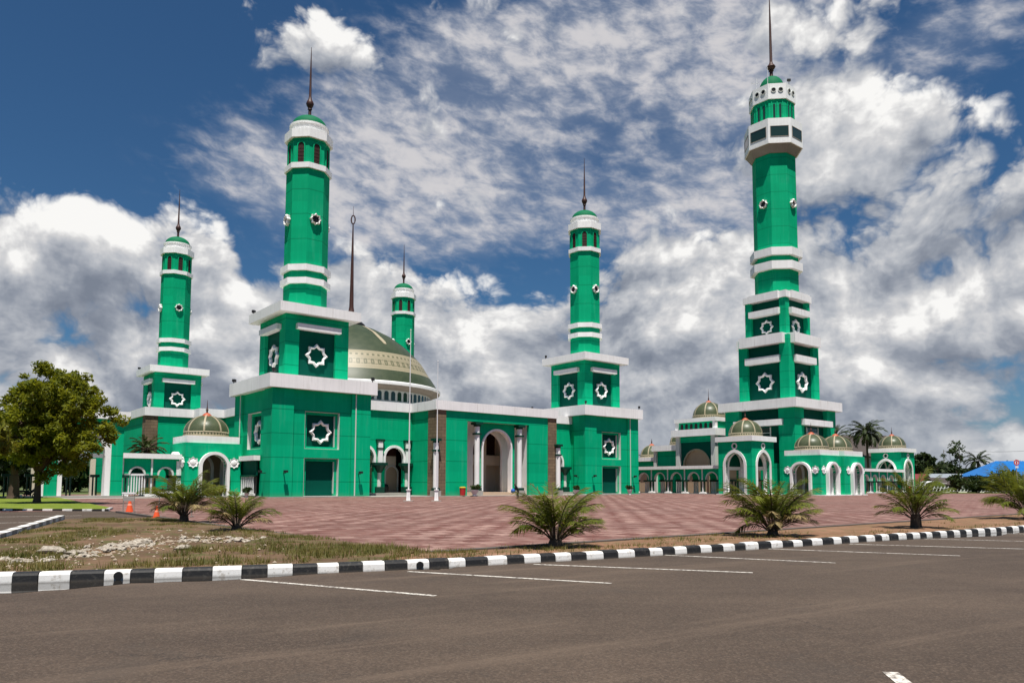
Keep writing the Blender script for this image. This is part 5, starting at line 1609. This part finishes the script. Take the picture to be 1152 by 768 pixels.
# parked motorcycle by the left gate
t = thing('motorcycle', 'dark motorcycle parked beside the left gate', 'motorcycle', W(-28.0, -1.4, .03), .4)
m = MB(); m.tube([(-.35, 0, .55), (0, 0, .5), (.35, 0, .75), (.5, 0, .95)], [.12, .17, .13, .06], 8); m.box(-.75, .05, -.13, .13, .68, .82); obj('body', m, M['black'], t, smooth=40)
for x in (-.6, .62):
    m = MB(); m.tube([(x + .28 * math.cos(q_), 0, .3 + .28 * math.sin(q_)) for q_ in [2 * PI * i / 16 for i in range(17)]], .05, 6); w_ = obj('wheel', m, M['black'], t)
    m = MB(); m.tube([(x, -.06, .3), (x, .06, .3)], .1, 8); obj('hub', m, M['metalw'], w_)
m = MB(); m.tube([(.62, 0, .3), (.48, 0, 1.0)], .03, 6); m.tube([(.46, -.33, 1.02), (.46, .33, 1.02)], .02, 6); obj('fork', m, M['metalw'], t)
m = MB(); m.prism(10, .09, .1, 0, .1); obj('headlight', m, M['metalw'], t, (.56, 0, .85))

# ------------------------------------------------------------------ neighbourhood at the right
def house(label, loc, rz, w, d, hw, hr, wallm, roofm, over=.8, hip=0.0, door=True):
    t = thing('house', label, 'house', loc, rz, 'houses beyond the plaza fence')
    m = MB(); m.box(-w / 2, w / 2, -d / 2, d / 2, 0, hw); wl = obj('walls', m, wallm, t)
    m = MB(); a, b_ = w / 2 + over, d / 2 + over; r = a - hip
    th = .12
    vs = [(-a, -b_, hw - .15), (a, -b_, hw - .15), (a, b_, hw - .15), (-a, b_, hw - .15), (-r, 0, hr), (r, 0, hr)]
    vs += [(x, y, z - th) for x, y, z in vs]
    m.add(vs, [(0, 1, 5, 4), (2, 3, 4, 5), (1, 2, 5), (3, 0, 4), (6, 7, 11, 10), (8, 9, 10, 11), (7, 8, 11), (9, 6, 10), (0, 1, 7, 6), (1, 2, 8, 7), (2, 3, 9, 8), (3, 0, 6, 9)]); obj('roof', m, roofm, t)
    for x in (-w * .28, w * .25):
        m = MB(); m.box(x - .7, x + .7, -d / 2 - .04, -d / 2 - .004, .9, 2.1); wn = obj('window', m, M['glass'], t)
        m = MB(); m.box(x - .8, x + .8, -d / 2 - .07, -d / 2 - .042, .78, .9); m.box(x - .8, x + .8, -d / 2 - .07, -d / 2 - .042, 2.1, 2.2); obj('frame', m, M['white'], wn)
    m = MB(); m.box(-.5, .5, -d / 2 - .05, -d / 2 - .004, .02, 2.1); obj('door', m, M['bark'], t)
def sheetmetal(c, per=.9):
    def fn(T, b):
        co = obj_co(T); x, y, z = T.sep(co)
        n = T.noise(co, .35, 5, .65); f = T.math('FRACT', T.math('DIVIDE', x, per))
        cc = T.mix(T.ramp(n, .35, .75, 0, .5), c, (c[0] * .55, c[1] * .55, c[2] * .55))
        cc = T.mix(T.math('MULTIPLY', T.math('LESS_THAN', f, .12), .35), cc, (c[0] * .4, c[1] * .4, c[2] * .4))
        T.l.new(cc, b.inputs['Base Color'])
    return fn
M['rblue'] = mat('blue_sheet_roof', (.02, .22, .62), .4, sheetmetal((.012, .15, .45)))
M['rred'] = mat('dull_red_roof', (.22, .04, .035), .6, sheetmetal((.20, .035, .035)))
M['rgrey'] = mat('grey_zinc_roof', (.27, .30, .33), .45, sheetmetal((.27, .30, .33)))
M['rbrown'] = mat('brown_shingle_roof', (.07, .055, .05), .8, sheetmetal((.07, .055, .05), .5))
M['hwall'] = mat('dull_house_wall', (.24, .19, .16), .85, weathered((.24, .19, .16), .2, .2))
M['hwallg'] = mat('grey_house_wall', (.32, .33, .38), .85, weathered((.32, .33, .38), .15, .1))
house('low house with a bright blue sheet roof at the right edge', at(1150, 172), -.05, 22, 9, 3.9, 7.3, M['hwall'], M['rblue'], 1.0, 6.0)
house('low house with a dull red roof right of the far pavilion', at(1043, 195), .1, 10, 8, 2.5, 4.6, M['hwall'], M['rred'])
house('long low shed with a grey zinc roof between red and blue roofs', at(1082, 190), -.08, 16, 8, 2.5, 4.6, M['hwallg'], M['rgrey'], .7)
house('small lean-to hut with a brown roof in front of the red roofed house', at(1056, 180), .25, 6, 6, 2.0, 3.5, M['bark'], M['rbrown'], .6)
house('big grey building with a dark brown roof behind the twin domed pavilion', at(962, 190), .1, 16, 14, 8.6, 14.3, M['hwallg'], M['rbrown'], .6)
# white canopy seen over the fence
t = thing('canopy', 'white cloth canopy on thin poles in front of the red roofed house', 'canopy', at(1045, 172), .05)
m = MB()
cl = [(-2.6, 1.25), (-2.2, 2.0), (-1.2, 2.45), (0, 2.6), (1.2, 2.4), (2.2, 1.9), (2.6, 1.3)]
for (x0, z0), (x1, z1) in zip(cl[:-1], cl[1:]): m.add([(x0, -2, z0), (x1, -2, z1), (x1, 2, z1), (x0, 2, z0), (x0, -2, z0 - .04), (x1, -2, z1 - .04), (x1, 2, z1 - .04), (x0, 2, z0 - .04)], [(0, 1, 2, 3), (4, 7, 6, 5), (0, 4, 5, 1), (2, 6, 7, 3)])
obj('cloth', m, M['metalw'], t)
for x in (-2.4, 2.4):
    for y in (-1.8, 1.8): m = MB(); m.tube([(x, y, 0), (x, y, 1.55)], .04, 6); obj('pole', m, M['grayc'], t)

# white fence of slanted slats on posts, in front of the houses
t = thing('fence', 'low white fence of slanted slats on a grey base, at the far right', 'fence', at(1028, 168), 0)
fx0, fx1 = 0.0, (1200 - 1028) / 838.5 * 168
m = MB(); m.box(fx0, fx1, -.1, .1, 0, .35); obj('base_wall', m, M['grayc'], t)
m = MB(); m.box(fx0, fx1, -.04, .04, 1.02, 1.1)
x = fx0
while x < fx1:
    m.add([(x, -.05, .35), (x + .16, -.05, .35), (x + .62, -.05, 1.4), (x + .46, -.05, 1.4), (x, .05, .35), (x + .16, .05, .35), (x + .62, .05, 1.4), (x + .46, .05, 1.4)], [(0, 1, 2, 3), (4, 7, 6, 5), (0, 4, 5, 1), (1, 5, 6, 2), (2, 6, 7, 3), (3, 7, 4, 0)])
    x += .78
obj('slats', m, M['metalw'], t)
# round road sign
t = thing('road_sign', 'round red and white road sign on a thin pole, before the blue roof', 'sign', at(1143, 95, 0), 0)
m = MB(); m.tube([(0, 0, 0), (0, 0, 4.95)], .05, 8); obj('pole', m, M['grayc'], t)
def sf(a, o, z): return (a, -o, z + 4.55)
m = MB(); m.slab([circle(0, 0, .36, 24)], .05, .08, sf); pl_s = obj('plate', m, M['metalw'], t)
m = MB(); m.slab([circle(0, 0, .36, 24), circle(0, 0, .25, 24)], .082, .1, sf); obj('red_ring', m, mat('sign_red', (.55, .02, .03), .4), pl_s)
m = MB(); m.slab([[(-.09, -.16), (.09, -.16), (.09, .16), (-.09, .16)]], .082, .096, sf); obj('symbol', m, mat('sign_symbol_red', (.5, .03, .06), .4), pl_s)
m = MB(); m.box(-.2, .2, -.09, -.05, 3.85, 4.1); obj('sub_plate', m, M['metalw'], t)
# utility poles and wire
t = thing('utility_line', 'thin overhead wire between poles behind the houses at the right', 'power line', at(1062, 260), 0)
Lw = (1230 - 1062) / 838.5 * 260
m = MB(); m.tube([(0, 0, 0), (0, 0, 14)], .14, 6); m.tube([(Lw, 0, 0), (Lw, 0, 16)], .14, 6); obj('poles', m, M['grayc'], t)
m = MB(); m.tube([(Lw * i / 12, 0, 13.6 + 2.0 * i / 12 - 1.0 * math.sin(PI * i / 12)) for i in range(13)], .045, 4); obj('wire', m, M['black'], t)
